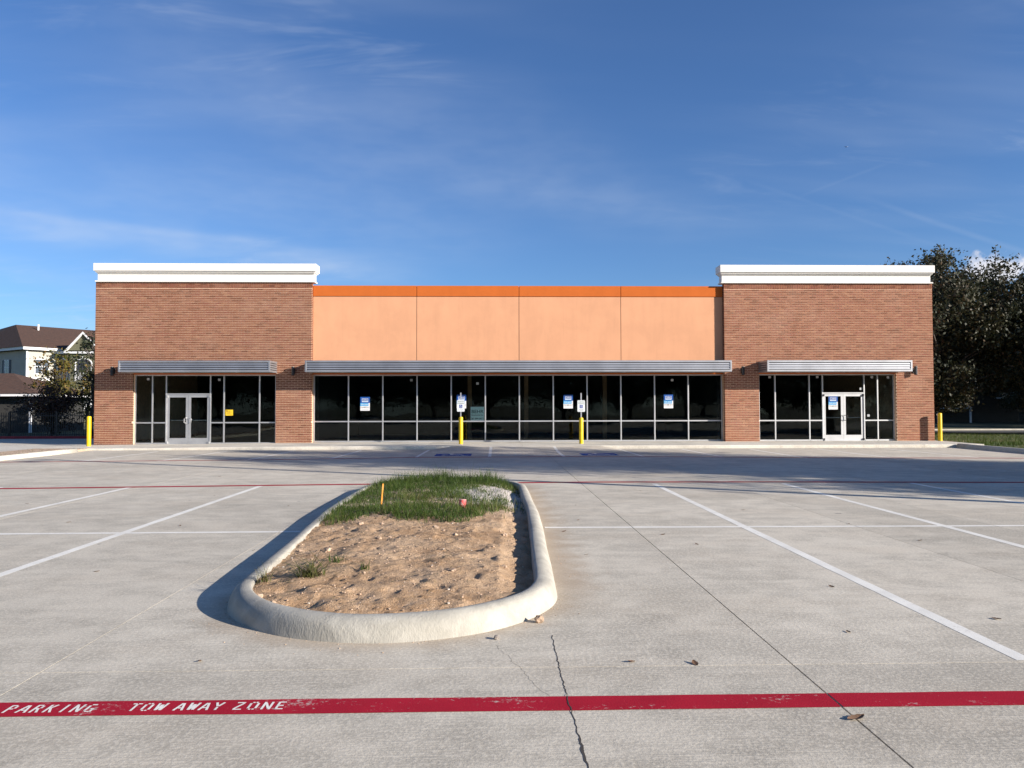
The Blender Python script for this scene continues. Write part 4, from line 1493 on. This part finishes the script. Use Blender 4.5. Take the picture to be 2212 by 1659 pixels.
def pipe_mat():
    m, t, p = mat_new('pink_marked_plastic')
    P_ = pos_of(t)
    f = t.ramp(t.noise(P_, 26.0, 4, 0.6), 0.50, 0.66)
    t.l(t.mix(f, (0.72, 0.12, 0.11), (0.70, 0.45, 0.40)), p.inputs['Base Color'])
    p.inputs['Roughness'].default_value = 0.6
    return m
MB().lathe([(0.052, -0.05), (0.052, 0.125), (0.046, 0.125), (0.046, 0.0)], 20).build('pipe', pipe_mat(), pp, smooth=False)
MB().lathe([(0.0535, 0.116), (0.0535, 0.1255)], 20).build('rim_band', simple('faded_pink', (0.66, 0.34, 0.30), 0.7), pp)

# litter on the concrete
def leaf_litter():
    vv, ff = [], []
    n = 7
    for k in range(n + 1):
        t_ = k / n
        w = 0.5 * math.sin(math.pi * (0.06 + 0.9 * t_)) * (1 + 0.25 * (k % 2))
        zc = 0.22 * (t_ - 0.5) ** 2 * 4
        vv += [(t_ * 2 - 1, -w, zc + 0.32 * w), (t_ * 2 - 1, 0, zc * 0.6 + 0.02), (t_ * 2 - 1, w, zc + 0.26 * w)]
    for k in range(n):
        a = 3 * k
        ff += [(a, a + 3, a + 4, a + 1), (a + 1, a + 4, a + 5, a + 2)]
    me_ = bpy.data.meshes.new('leaf')
    me_.from_pydata(vv, [], ff)
    me_.update()
    me_.materials.append(M['dead_leaf'])
    return me_
LM = leaf_litter()
def litter(x, y, s_, label, group=None, rz=None):
    o = link_mesh('fallen_leaf', LM, None, None, (x, y, hramp(x, y) + 0.003))
    o.scale = (s_, s_ * random.uniform(0.7, 1.1), s_)
    o.rotation_euler = (random.uniform(-.25, .25), random.uniform(-.25, .25), random.uniform(0, 6.28) if rz is None else rz)
    tag(o, label, 'leaf', group)
litter(1.92, 4.06, 0.055, 'largest dry brown leaf, lying on the dark joint below the red line', None, 0.3)
for (x, y) in ((-3.98, 7.9), (-4.35, 10.9), (-2.75, 9.0), (-6.1, 11.3), (1.05, 8.6), (2.45, 9.2), (2.2, 9.9), (5.25, 9.35), (5.0, 10.7), (4.0, 12.2), (3.1, 7.0), (1.4, 12.9),
               (1.25, 11.2), (0.95, 10.2), (-8.0, 13.5), (-6.5, 18.6), (-1.2, 19.4), (4.7, 19.2), (6.4, 14.3), (9.3, 11.6), (3.9, 5.9), (2.6, 5.6), (-1.9, 5.1), (0.9, 5.0), (1.3, 4.95), (-3.6, 5.4), (8.4, 27.0), (14.6, 28.6), (11.3, 26.8), (-9.2, 26.6), (6.5, 21.4), (12.1, 19.6), (-3.4, 13.0), (-5.2, 14.6), (2.9, 15.0)):
    litter(x, y, random.uniform(0.018, 0.034), 'small brown dry leaf lying on the concrete lot', 'dry leaves on the lot')
o = link_mesh('dirt_lump', clods[1], None, None, (0.36, 5.93, 0.024))
o.scale = (0.038, 0.032, 0.045)
tag(o, 'fist-sized tan lump of earth on the concrete right of the island front', 'clod')
pm = rock_mesh(9)
pm.materials.append(simple('grey_pebble', (0.30, 0.26, 0.22), 0.95, 0.2, 20))
o = link_mesh('pebble', pm, None, None, (0.03, 5.52, 0.012))
o.scale = (0.020, 0.022, 0.026)
tag(o, 'small grey stone on the concrete close to the island front kerb', 'stone')

exec_order = 'plants'
# ------------------------------------------------------------------ trees
def tree(name, seed, height, base, rx_, ry_, n_cl, n_leaf, leaf, cl_r, mat, shoots=0, lean=(0, 0), trunk_r=0.18, gap=0.0):
    """trunk with limbs; crown of leaf sized faces in clusters. returns trunk mesh, crown mesh"""
    r_ = np.random.default_rng(seed)
    pr = random.Random(seed)
    t = MB()
    rz_ = (height - base) / 2
    cz = base + rz_
    top = Vector((lean[0] * 0.7, lean[1] * 0.7, base + rz_ * 1.1))
    tp = [Vector((0, 0, -0.1))]
    for k in range(1, 6):
        f = k / 5
        tp.append(Vector((top.x * f + pr.uniform(-.12, .12), top.y * f + pr.uniform(-.12, .12), top.z * f)))
    t.tube(tp, [trunk_r * 1.25, trunk_r, trunk_r * .85, trunk_r * .65, trunk_r * .45, trunk_r * .2], 9)
    cl = []
    while len(cl) < n_cl:
        p = r_.uniform(-1, 1, 3)
        d = np.linalg.norm(p)
        if d > 1 or (d < 0.35 and r_.random() < 0.6): continue
        bulge = 1 + 0.22 * math.sin(3 * math.atan2(p[1], p[0]) + seed) + 0.15 * math.sin(5 * p[2] + seed)
        q = np.array([p[0] * rx_ * bulge + lean[0] * (p[2] + 1) * .5, p[1] * ry_ * bulge + lean[1] * (p[2] + 1) * .5, cz + p[2] * rz_])
        cl.append(q)
    cl = np.array(cl)
    # limbs: to a share of the clusters
    sel = cl[:: max(1, len(cl) // 46)]
    for q in sel:
        h0 = min(max(base * 0.85, q[2] - np.hypot(q[0], q[1]) * 0.8), top.z * 0.95)
        f = h0 / top.z
        s0 = Vector((top.x * f, top.y * f, h0))
        e = Vector(q)
        m1 = s0.lerp(e, 0.5) + Vector((pr.uniform(-.3, .3), pr.uniform(-.3, .3), 0.12 * (e - s0).length))
        t.tube([s0, m1, e], [trunk_r * .34, trunk_r * .2, 0.012], 5, False)
    C, A, B = [], [], []
    per = max(1, n_leaf // len(cl))
    for q in cl:
        rr = cl_r * r_.uniform(0.6, 1.35)
        k = int(per * r_.uniform(0.5, 1.5))
        g = np.clip(r_.normal(0, 1, (k, 3)), -1.9, 1.9) * rr * np.array([1, 1, 0.62])
        C.append(q + g)
    for k in range(shoots):
        q = cl[r_.integers(len(cl))].copy()
        if q[2] < cz + rz_ * 0.2: continue
        d = np.array([r_.normal(0.45, 0.35), r_.normal(0, 0.4), r_.uniform(0.5, 1.1)])
        d /= np.linalg.norm(d)
        L = r_.uniform(1.0, 2.8) * cl_r * 1.2
        e = q + d * L
        t.tube([Vector(q), Vector(q + d * L * .5), Vector(e)], [0.025, 0.015, 0.006], 4, False)
        n_ = int(L / leaf * 4.2)
        u = r_.random(n_)[:, None]
        C.append(q + d * L * u + np.clip(r_.normal(0, 1, (n_, 3)), -1.6, 1.6) * leaf * 0.75)
    C = np.concatenate(C)
    n = len(C)
    a = r_.normal(0, 1, (n, 3))
    a /= np.linalg.norm(a, axis=1)[:, None]
    b = np.cross(a, r_.normal(0, 1, (n, 3)))
    b /= np.linalg.norm(b, axis=1)[:, None]
    s = leaf * r_.uniform(0.6, 1.3, n)[:, None]
    V = np.stack([C - a * s * .6, C + b * s * .32, C + a * s * .6, C - b * s * .32], 1)
    cm = quads_mesh(name + '_crown', V)
    cm.materials.append(mat)
    tm = t.mesh(name + '_trunk', True)
    tm.materials.append(M['bark'])
    return tm, cm

def plant(name, meshes, loc, rz, label, cat='tree', group=None, s=1.0):
    o = empty(name, loc, rz)
    o.scale = (s, s, s)
    tag(o, label, cat, group)
    link_mesh('trunk', meshes[0], None, o)
    link_mesh('crown', meshes[1], None, o)
    return o

oakA = tree('oak', 3, 10.8, 1.3, 5.0, 4.8, 150, 46000, 0.17, 0.62, M['leaf_oak'], 230, (0.8, 0), 0.26)
oakB = tree('oak2', 8, 9.8, 1.2, 4.6, 4.4, 130, 40000, 0.17, 0.60, M['leaf_oak'], 200, (0.5, 0), 0.24)
plant('oak_tree', oakA, (26.2, 45.5, 0), 0.3, 'tall dark oak tree right behind the right corner of the store')
plant('oak_tree', oakB, (32.4, 43.5, 0), 1.2, 'broad dark oak tree at the right edge of the picture', s=0.95)
plant('oak_tree', oakB, (37.5, 41.0, 0), 2.2, 'dark oak tree added beyond the right edge to shade the others', s=0.92)  # added out of view to darken the oaks beside it
plant('oak_tree', oakA, (29.8, 52.0, 0), 4.0, 'dark oak tree seen behind and between the two front oaks', s=1.0)
for k, (x, y) in enumerate(((57.5, 71.0), (63.5, 69.0), (52.0, 74.0), (68.0, 74.0), (45.5, 60.0), (66, 62), (55, 55))):  # oaks added, mostly out of view, to keep the apartments in shade
    plant('oak_tree', oakB if k % 2 else oakA, (x, y, 0), 1.1 * k, 'dark oak in the grove added at the far right to shade the apartments', group='grove at the far right', s=1.0 + 0.03 * k)
# off to the right: casts the shadow band across the lot
plant('oak_tree', oakA, (24.6, 11.2, 0), 2.0, 'oak tree off to the right whose shadow lies across the lot', s=1.05)
plant('oak_tree', oakB, (32.0, 8.8, 0), 0.7, 'second oak tree off to the right, shading the far lot', s=1.05)
# across the street behind the viewer, mirrored in the glass
road_trees = tree('street_tree', 21, 9.5, 1.2, 5.4, 5.0, 130, 26000, 0.26, 0.85, M['leaf_oak'], 20, (0, 0), 0.25)
for k, x in enumerate((-46, -36, -27, -17.5, -8.5, 0.5, 10, 19, 28.5, 38)):
    plant('street_tree', road_trees, (x + random.uniform(-1, 1), -36 + random.uniform(-2, 2), 0), k * 1.3, 'dark tree across the street, seen only mirrored in the store glass', group='trees mirrored in the glass', s=random.uniform(0.95, 1.15))

# left background planting
autumn = tree('autumn', 5, 5.3, 0.8, 1.15, 1.1, 46, 2300, 0.15, 0.27, M['leaf_autumn'], 26, (0.1, 0), 0.09)
plant('autumn_tree', autumn, (-27.5, 49.0, 0), 0.5, 'thin tree with yellow and olive autumn leaves in front of the apartments')
darkt = tree('darkt', 14, 6.8, 2.2, 1.0, 1.1, 34, 1500, 0.15, 0.24, M['leaf_shrub'], 30, (0.2, 0), 0.11)
plant('small_tree', darkt, (-23.2, 45.2, 0), 0.2, 'dark leafed tree half hidden by the left brick corner of the store')
redt = tree('redt', 17, 2.9, 0.4, 1.3, 1.2, 34, 3600, 0.13, 0.34, M['leaf_purple'], 12, (0, 0), 0.06)
plant('shrub', redt, (-24.6, 43.6, 0), 0.2, 'reddish brown shrub by the iron fence next to the store', 'shrub')
plant('autumn_tree', autumn, (-26.1, 50.5, 0), 2.5, 'smaller brown leafed tree between the autumn tree and the store', s=0.82)
shr = tree('shr', 31, 2.3, 0.1, 1.3, 1.0, 34, 5200, 0.12, 0.34, M['leaf_shrub'], 6, (0, 0), 0.05)
for x, y, lb in ((-33.0, 43.0, 'dark shaded shrub at the left edge before the garage'), (-31.2, 42.9, 'dark shaded shrub behind the fence before the garage corner')):
    plant('shrub', shr, (x, y, 0), x, lb, 'shrub')

# lawn at the right, with taller tufts near the kerb
def samp_lawn():
    while True:
        x = random.uniform(18.75, 29)
        y = random.uniform(27.5, 44)
        den = 0.35
        if 19.9 < x < 24.5 and 30.5 < y < 33.6: den = 1.0
        if 33.55 < y < 34.95 and x < 27.5: den = 0.05
        if x < 19.65 and y > 30.0: continue
        if x < 19.9 and y > 33: continue
        if random.random() < den: return x, y, (1.0 if den < 1 else 1.7) * random.uniform(.6, 1.2)
tag(link_mesh('lawn_grass', blades(15000, samp_lawn, 0.06, 0.16, 0.008, lambda x, y: 0.04, 0.8), M['grass']), 'grass growing on the lawn right of the store', 'grass', kind='stuff')
def samp_strip():
    return random.uniform(-17.5, -15.6), random.uniform(20, 30), random.uniform(.5, 1)
tag(link_mesh('strip_grass', blades(500, samp_strip, 0.03, 0.09, 0.004, lambda x, y: 0.085, 1.0), M['grass_dry']), 'sparse dry grass in the planting strip at the left', 'grass', kind='stuff')

# ------------------------------------------------------------------ left background: fence, garage, apartments
fence = empty('iron_fence', (-41, 42.2, 0))
tag(fence, 'black iron picket fence along the drive left of the store', 'fence')
pk = MB().box(-0.011, 0.011, -0.011, 0.011, 0.02, 1.36).prism([(-0.011, -0.011, 1.36), (0.011, -0.011, 1.36), (0.011, 0.011, 1.36), (-0.011, 0.011, 1.36)], (0, 0, 0.04)).mesh('picket')
pk.materials.append(M['dark'])
for k in range(170):
    link_mesh('picket', pk, None, fence, (0.05 + k * 0.118, 0, 0))
for z in (0.18, 1.2):
    MB().box(0, 20.2, -0.018, 0.018, z, z + 0.04).build('rail', M['dark'], fence)
for k in range(9):
    MB().box(-0.04 + k * 2.5, 0.04 + k * 2.5, -0.04, 0.04, 0, 1.46).build('post', M['dark'], fence)

def siding(name, col, axis_z=0.16):
    m, t, p = mat_new(name)
    P_ = pos_of(t)
    x, y, z = t.sep(P_)
    fr = t.math('FRACT', t.math('DIVIDE', z, axis_z))
    c = t.mix(t.ramp(t.noise(P_, 1.2, 4), 0.3, 0.7), tuple(k * 0.9 for k in col), col)
    c = t.mix(t.ramp(fr, 0.0, 0.14, 0.35, 0.0), c, tuple(k * 0.45 for k in col))
    t.l(c, p.inputs['Base Color'])
    p.inputs['Roughness'].default_value = 0.8
    bump(t, p, fr, 0.6, 0.03)
    return m
M['siding_beige'] = siding('beige_siding', (0.44, 0.42, 0.35))
M['siding_olive'] = siding('olive_siding', (0.15, 0.145, 0.085))
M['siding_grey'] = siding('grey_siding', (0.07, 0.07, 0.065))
M['trim'] = simple('white_trim', (0.78, 0.77, 0.74), 0.6, 0.04)
def shingles():
    m, t, p = mat_new('brown_shingles')
    P_ = pos_of(t)
    x_, y_, z_ = t.sep(P_)
    c = t.mix(t.ramp(t.noise(P_, 5.0, 6, 0.8), 0.3, 0.7), (0.042, 0.020, 0.012), (0.105, 0.052, 0.031))
    c = t.mix(t.ramp(t.noise(t.mapping(P_, (2, 2, 14)), 1.5, 3), 0.4, 0.7, 0, 0.5), c, (0.06, 0.04, 0.03))
    t.l(c, p.inputs['Base Color'])
    p.inputs['Roughness'].default_value = 0.95
    row = t.math('FRACT', t.math('DIVIDE', z_, 0.11))
    c = t.mix(t.ramp(row, 0.0, 0.3, 0.55, 0.0), c, (0.022, 0.011, 0.007))
    t.l(c, p.inputs['Base Color'])
    bump(t, p, row, 0.7, 0.04)
    return m
M['shingles'] = shingles()
M['shutter'] = simple('dark_shutter_and_recess', (0.03, 0.032, 0.04), 0.6)

def solid_roof(name, verts, faces, parent, mat):
    me_ = bpy.data.meshes.new(name)
    me_.from_pydata(verts, [], faces)
    me_.update()
    return link_mesh(name, me_, mat, parent)

def sash(parent, x, z, w, h, y=-0.02, shutters=False, along=(1, 0)):
    """double hung window on a wall lying along local x at y (faces -y)"""
    f = MB()
    t_ = 0.07
    f.box(x - w / 2 - t_, x - w / 2, y - 0.05, y, z - t_, z + h + t_).box(x + w / 2, x + w / 2 + t_, y - 0.05, y, z - t_, z + h + t_)
    f.box(x - w / 2, x + w / 2, y - 0.05, y, z + h, z + h + t_).box(x - w / 2, x + w / 2, y - 0.06, y, z - t_, z)
    f.box(x - w / 2, x + w / 2, y - 0.04, y - 0.005, z + h / 2 - 0.03, z + h / 2 + 0.03).box(x - 0.02, x + 0.02, y - 0.038, y - 0.006, z, z + h / 2 - 0.031).box(x - 0.02, x + 0.02, y - 0.038, y - 0.006, z + h / 2 + 0.031, z + h)
    wdw = f.build('window', M['trim'], parent)
    MB().box(x - w / 2, x - 0.0205, y - 0.02, y - 0.012, z, z + h / 2 - .031).build('pane', M['far_glass'], wdw)
    MB().box(x + 0.0205, x + w / 2, y - 0.02, y - 0.012, z, z + h / 2 - .031).build('pane', M['far_glass'], wdw)
    MB().box(x - w / 2, x - 0.0205, y - 0.02, y - 0.012, z + h / 2 + .031, z + h).build('pane', M['far_glass'], wdw)
    MB().box(x + 0.0205, x + w / 2, y - 0.02, y - 0.012, z + h / 2 + .031, z + h).build('pane', M['far_glass'], wdw)
    if shutters:
        for sx in (-1, 1):
            xx = x + sx * (w / 2 + t_ + 0.24)
            MB().box(xx - 0.22, xx + 0.22, y - 0.04, y, z - 0.05, z + h + 0.05).build('shutter', M['shutter'], parent)
    return wdw

# garage: low hip roof, wall colour darkened to stand in for shade
gar = empty('garage', (-31.9, 54.0, 0))
tag(gar, 'low garage with brown hip roof and white eave at the left edge', 'garage')
MB().box(-14, 0, 0, 7, -0.1, 2.5).build('wall', siding('shade_dark_siding', (0.035, 0.034, 0.030)), gar)
MB().box(-0.06, 0.09, -0.03, 0.08, -0.1, 2.49).build('corner_board', M['trim'], gar)
ex0, ex1, ey0, ey1, ez = -15, 0.85, -0.8, 7.8, 2.60
MB().box(ex0, ex1, ey0, ey0 + 0.06, ez - 0.15, ez + 0.02).box(ex1 - 0.06, ex1, ey0 + 0.061, ey1, ez - 0.15, ez + 0.02).box(ex0, ex1 - 0.061, ey0 + 0.061, ey1, ez - 0.11, ez - 0.02).build('eave', M['trim'], gar)
ry = 3.5
solid_roof('roof', [(ex0, ey0 - 0.04, ez + 0.02), (ex1 + 0.04, ey0 - 0.04, ez + 0.02), (ex1 + 0.04, ey1, ez + 0.02), (ex0, ey1, ez + 0.02), (ex0, ry, 4.2), (-3.3, ry, 4.2)],
           [(0, 1, 5, 4), (1, 2, 5), (2, 3, 4, 5), (3, 0, 4), (3, 2, 1, 0)], gar, M['shingles'])

# apartments, corner turned towards the lot
ap = empty('apartment_house', (-49.5, 83.0, 0), R(-35))
tag(ap, 'pale three-storey apartment house with brown hip roof and white trim behind the garage', 'house')
EH = 8.15
MB().box(-16, 0, 0, 3.4, -0.1, EH - 0.35).build('wall', M['siding_beige'], ap)
MB().box(-0.14, 0.03, -0.03, 0.14, -0.1, EH - 0.36).build('corner_board', M['trim'], ap)
MB().box(-16, -0.141, -0.03, -0.001, 2.7 + 0.25, 2.7 + 0.6).box(-16, -0.141, -0.03, -0.001, 4.55, 4.9).build('band', M['trim'], ap)
MB().box(0.001, 0.03, 0.141, 3.4, 4.55, 4.9).build('band', M['trim'], ap)
MB().box(-16.6, 0.6, -0.6, -0.5, EH - 0.3, EH).box(0.5, 0.6, -0.499, 3.4, EH - 0.3, EH).box(-16.6, 0.499, -0.499, 3.4, EH - 0.22, EH - 0.12).build('eave', M['trim'], ap)
solid_roof('roof', [(-16.7, -0.7, EH), (0.7, -0.7, EH), (0.7, 3.6, EH), (-16.7, 12, EH), (-16.7, 4.5, 11.4), (-9.8, 3.2, 11.4), (-9.0, 13.0, 11.4), (0.7, 13.0, EH)],
           [(0, 1, 5, 4), (1, 7, 6, 5), (5, 6, 3, 4), (3, 6, 7), (0, 4, 3), (3, 7, 1, 0)], ap, M['shingles'])
for x in (-4.4, -8.6, -12.8):
    for z in (5.35, 1.4):
        sash(ap, x, z, 0.95, 1.5, -0.002, True)
MB().lathe([(0.1, 0), (0.1, 0.7), (0.14, 0.7), (0.14, 0.78)], 10, (-7.5, 4.6, 10.6)).build('vent_pipe', M['trim'], ap)
# windows on the sunlit return face (+x): built on its own turned frame
def sash_side(parent, y, z, w, h, x=0.002):
    f = MB()
    t_ = 0.07
    f.box(x, x + 0.05, y - w / 2 - t_, y - w / 2, z - t_, z + h + t_).box(x, x + 0.05, y + w / 2, y + w / 2 + t_, z - t_, z + h + t_)
    f.box(x, x + 0.05, y - w / 2, y + w / 2, z + h, z + h + t_).box(x, x + 0.06, y - w / 2, y + w / 2, z - t_, z)
    f.box(x, x + 0.04, y - w / 2, y + w / 2, z + h / 2 - .03, z + h / 2 + .03).box(x, x + 0.038, y - .02, y + .02, z, z + h / 2 - .031).box(x, x + 0.038, y - .02, y + .02, z + h / 2 + .031, z + h)
    wd_ = f.build('window', M['trim'], parent)
    for (a, c) in ((y - w / 2, y - .0205), (y + .0205, y + w / 2)):
        for (e, g) in ((z, z + h / 2 - .031), (z + h / 2 + .031, z + h)):
            MB().box(x + 0.01, x + 0.018, a, c, e, g).build('pane', M['far_glass'], wd_)
sash_side(ap, 1.55, 5.35, 1.35, 1.5)
sash_side(ap, 1.55, 1.4, 1.35, 1.5)

apb = empty('apartment_house', (-48.7, 85.6, 0))
tag(apb, 'olive sided apartment house with arched balconies and white gable beside the store', 'house')
MB().box(0, 24, 0, 9, -0.1, 7.6).build('wall', M['siding_olive'], apb)
MB().box(-0.5, 6.0, -0.55, -0.45, 7.55, 7.85).box(-0.5, 24, -0.449, 0.5, 7.6, 7.7).build('eave', M['trim'], apb)
solid_roof('roof', [(-1.2, -0.6, 7.85), (24.6, -0.6, 7.85), (24.6, 24, 7.85), (-9.5, 24, 7.85), (-9.5, 12.5, 10.95), (20, 12.5, 10.95)],
           [(0, 1, 5, 4), (1, 2, 5), (2, 3, 4, 5), (3, 0, 4), (3, 2, 1, 0)], apb, M['shingles'])
# projecting gable
gx0, gx1 = 3.0, 6.4
MB().box(gx0 + .25, gx1 - .25, -1.6, -0.001, -0.1, 7.55).build('bay', M['siding_olive'], apb)
MB().prism([(gx0, -1.62, 7.85), (gx1, -1.62, 7.85), ((gx0 + gx1) / 2, -1.62, 9.6)], (0, 1.0, 0)).build('gable', M['siding_olive'], apb)
gt = MB()
gt.prism([(gx0 - .3, -1.9, 7.72), (gx0 - .05, -1.9, 7.72), ((gx0 + gx1) / 2, -1.9, 9.62), ((gx0 + gx1) / 2, -1.9, 9.88)], (0, 0.2, 0))
gt.prism([(gx1 + .3, -1.9, 7.72), ((gx0 + gx1) / 2 + .001, -1.9, 9.88), ((gx0 + gx1) / 2 + .001, -1.9, 9.62), (gx1 + .05, -1.9, 7.72)], (0, 0.2, 0))
gt.box(gx0 - .3, gx1 + .3, -1.88, -1.6, 7.50, 7.715)
gt.build('gable_trim', M['trim'], apb)
solid_roof('gable_roof', [(gx0 - .3, -1.9, 7.75), ((gx0 + gx1) / 2, -1.9, 9.9), (gx1 + .3, -1.9, 7.75), (gx0 - .3, 3.5, 7.75), ((gx0 + gx1) / 2, 3.5, 9.9), (gx1 + .3, 3.5, 7.75)],
           [(0, 1, 4, 3), (1, 2, 5, 4)], apb, M['shingles'])
MB().box(2.75, 2.95, -0.12, -0.002, -0.1, 7.5).build('downspout', M['trim'], apb)
def arch_bay(parent, x, z, w, h, y):
    b_ = MB()
    n = 10
    outer = [(x - w / 2 - .12, z), (x - w / 2 - .12, z + h * .8)] + [(x - (w / 2 + .12) * math.cos(math.pi * k / n), z + h * .8 + (h * .2 + .12) * math.sin(math.pi * k / n)) for k in range(1, n)] + [(x + w / 2 + .12, z + h * .8), (x + w / 2 + .12, z)]
    inner = [(x - w / 2, z), (x - w / 2, z + h * .8)] + [(x - w / 2 * math.cos(math.pi * k / n), z + h * .8 + h * .2 * math.sin(math.pi * k / n)) for k in range(1, n)] + [(x + w / 2, z + h * .8), (x + w / 2, z)]
    for k in range(len(outer) - 1):
        b_.prism([(outer[k][0], y - .08, outer[k][1]), (outer[k + 1][0], y - .08, outer[k + 1][1]), (inner[k + 1][0], y - .08, inner[k + 1][1]), (inner[k][0], y - .08, inner[k][1])], (0, .079, 0))
    b_.box(x - .12, x + .12, y - .1, y - .081, z + h + .02, z + h + .3)
    fr = b_.build('balcony_arch', M['trim'], parent)
    MB().prism([(q[0], y - .012, q[1]) for q in inner], (0, .008, 0)).build('opening', M['shutter'], fr)  # flat dark sheet stands in for the shaded balcony recess
    rl = MB()
    rl.box(x - w / 2, x + w / 2, y - .075, y - .045, z + .95, z + 1.02).box(x - w / 2, x + w / 2, y - .075, y - .045, z + .05, z + .11)
    for k in range(9):
        xx = x - w / 2 + w * (k + .5) / 9
        rl.box(xx - .025, xx + .025, y - .07, y - .05, z + .111, z + .949)
    rl.build('railing', M['trim'], fr)
for z in (4.6, 1.3):
    arch_bay(apb, 1.75, z, 1.3, 2.3, -0.002)
    arch_bay(apb, 4.7, z, 1.6, 2.3, -1.602)

# apartments in the shade behind the oaks on the right
rp = empty('apartment_house', (36.0, 79.0, 0))
tag(rp, 'shaded grey apartment house with white windows and porch gable behind the right trees', 'house')
MB().box(0, 40, 0, 10, -0.1, 8.0).build('wall', M['siding_grey'], rp)
solid_roof('roof', [(-.6, -.6, 8), (40.6, -.6, 8), (40.6, 10.6, 8), (-.6, 10.6, 8), (5, 5, 11), (36, 5, 11)], [(0, 1, 5, 4), (1, 2, 5), (2, 3, 4, 5), (3, 0, 4), (3, 2, 1, 0)], rp, M['shingles'])
for x in (9.6, 14.0, 22.0, 27.0):
    for z in (3.2, 6.0):
        sash(rp, x, z, 1.35, 1.5, -0.002)
pc = MB()
pc.prism([(9.0, -2.4, 1.5), (9.2, -2.4, 1.5), (10.8, -2.4, 2.62), (10.8, -2.4, 2.78)], (0, 0.15, 0)).prism([(12.6, -2.4, 1.5), (10.801, -2.4, 2.78), (10.801, -2.4, 2.62), (12.4, -2.4, 1.5)], (0, .15, 0)).box(9.0, 12.6, -2.38, -2.25, 1.38, 1.495)
pc.box(9.05, 9.2, -2.37, -2.24, -0.1, 1.379).box(12.4, 12.55, -2.37, -2.24, -0.1, 1.379)
po = pc.build('porch_gable', M['trim'], rp)
solid_roof('porch_roof', [(8.9, -2.5, 1.5), (10.8, -2.5, 2.82), (12.7, -2.5, 1.5), (8.9, 0, 1.5), (10.8, 0, 2.82), (12.7, 0, 1.5)], [(0, 1, 4, 3), (1, 2, 5, 4)], po, M['shingles'])
rl = MB().box(16.5, 18.2, -1.2, -1.14, 3.5, 3.58).box(16.5, 18.2, -1.2, -1.14, 2.6, 2.68).box(16.5, 18.2, -1.2, -0.001, 2.4, 2.55)
for k in range(12):
    rl.box(16.55 + k * .145, 16.6 + k * .145, -1.19, -1.15, 2.681, 3.499)
rl.build('balcony', M['trim'], rp)

# ------------------------------------------------------------------ lamp pole off to the right, its shadow crosses the lot
lp = empty('lamp_pole', (14.35, 10.15, 0))
tag(lp, 'tall dark lamp pole off to the right whose thin shadow crosses the lot', 'lamp pole')
MB().lathe([(0.30, -0.05), (0.30, 0.62), (0.27, 0.65)], 24).build('base', M['kerb'], lp)
MB().tube([(0, 0, 0.65), (0, 0, 10.2)], [0.14, 0.10], 16).build('pole', M['dark'], lp)
MB().box(-0.05, 0.05, -0.75, 0.0, 10.05, 10.12).box(-0.18, 0.18, -1.2, -0.7, 10.04, 10.14).build('lamp_head', M['dark'], lp)
# a bird high over the right wing
bd = MB()
bd.prism([(-0.35, 0, 0.08), (0, 0.10, 0), (0, -0.10, 0)], (0, 0, 0.02)).prism([(0.35, 0, 0.08), (0, -0.10, 0), (0, 0.10, 0)], (0, 0, 0.02)).tube([(0, -0.2, 0.01), (0, 0, 0.01), (0, 0.22, 0.01)], [0.02, 0.06, 0.015], 8)
bo_ = bd.build('bird', M['dark'], None, (37.7, 80.0, 29.2))
bo_.scale = (0.6, 0.6, 0.6)
tag(bo_, 'tiny dark bird flying high in the blue sky on the right', 'bird')
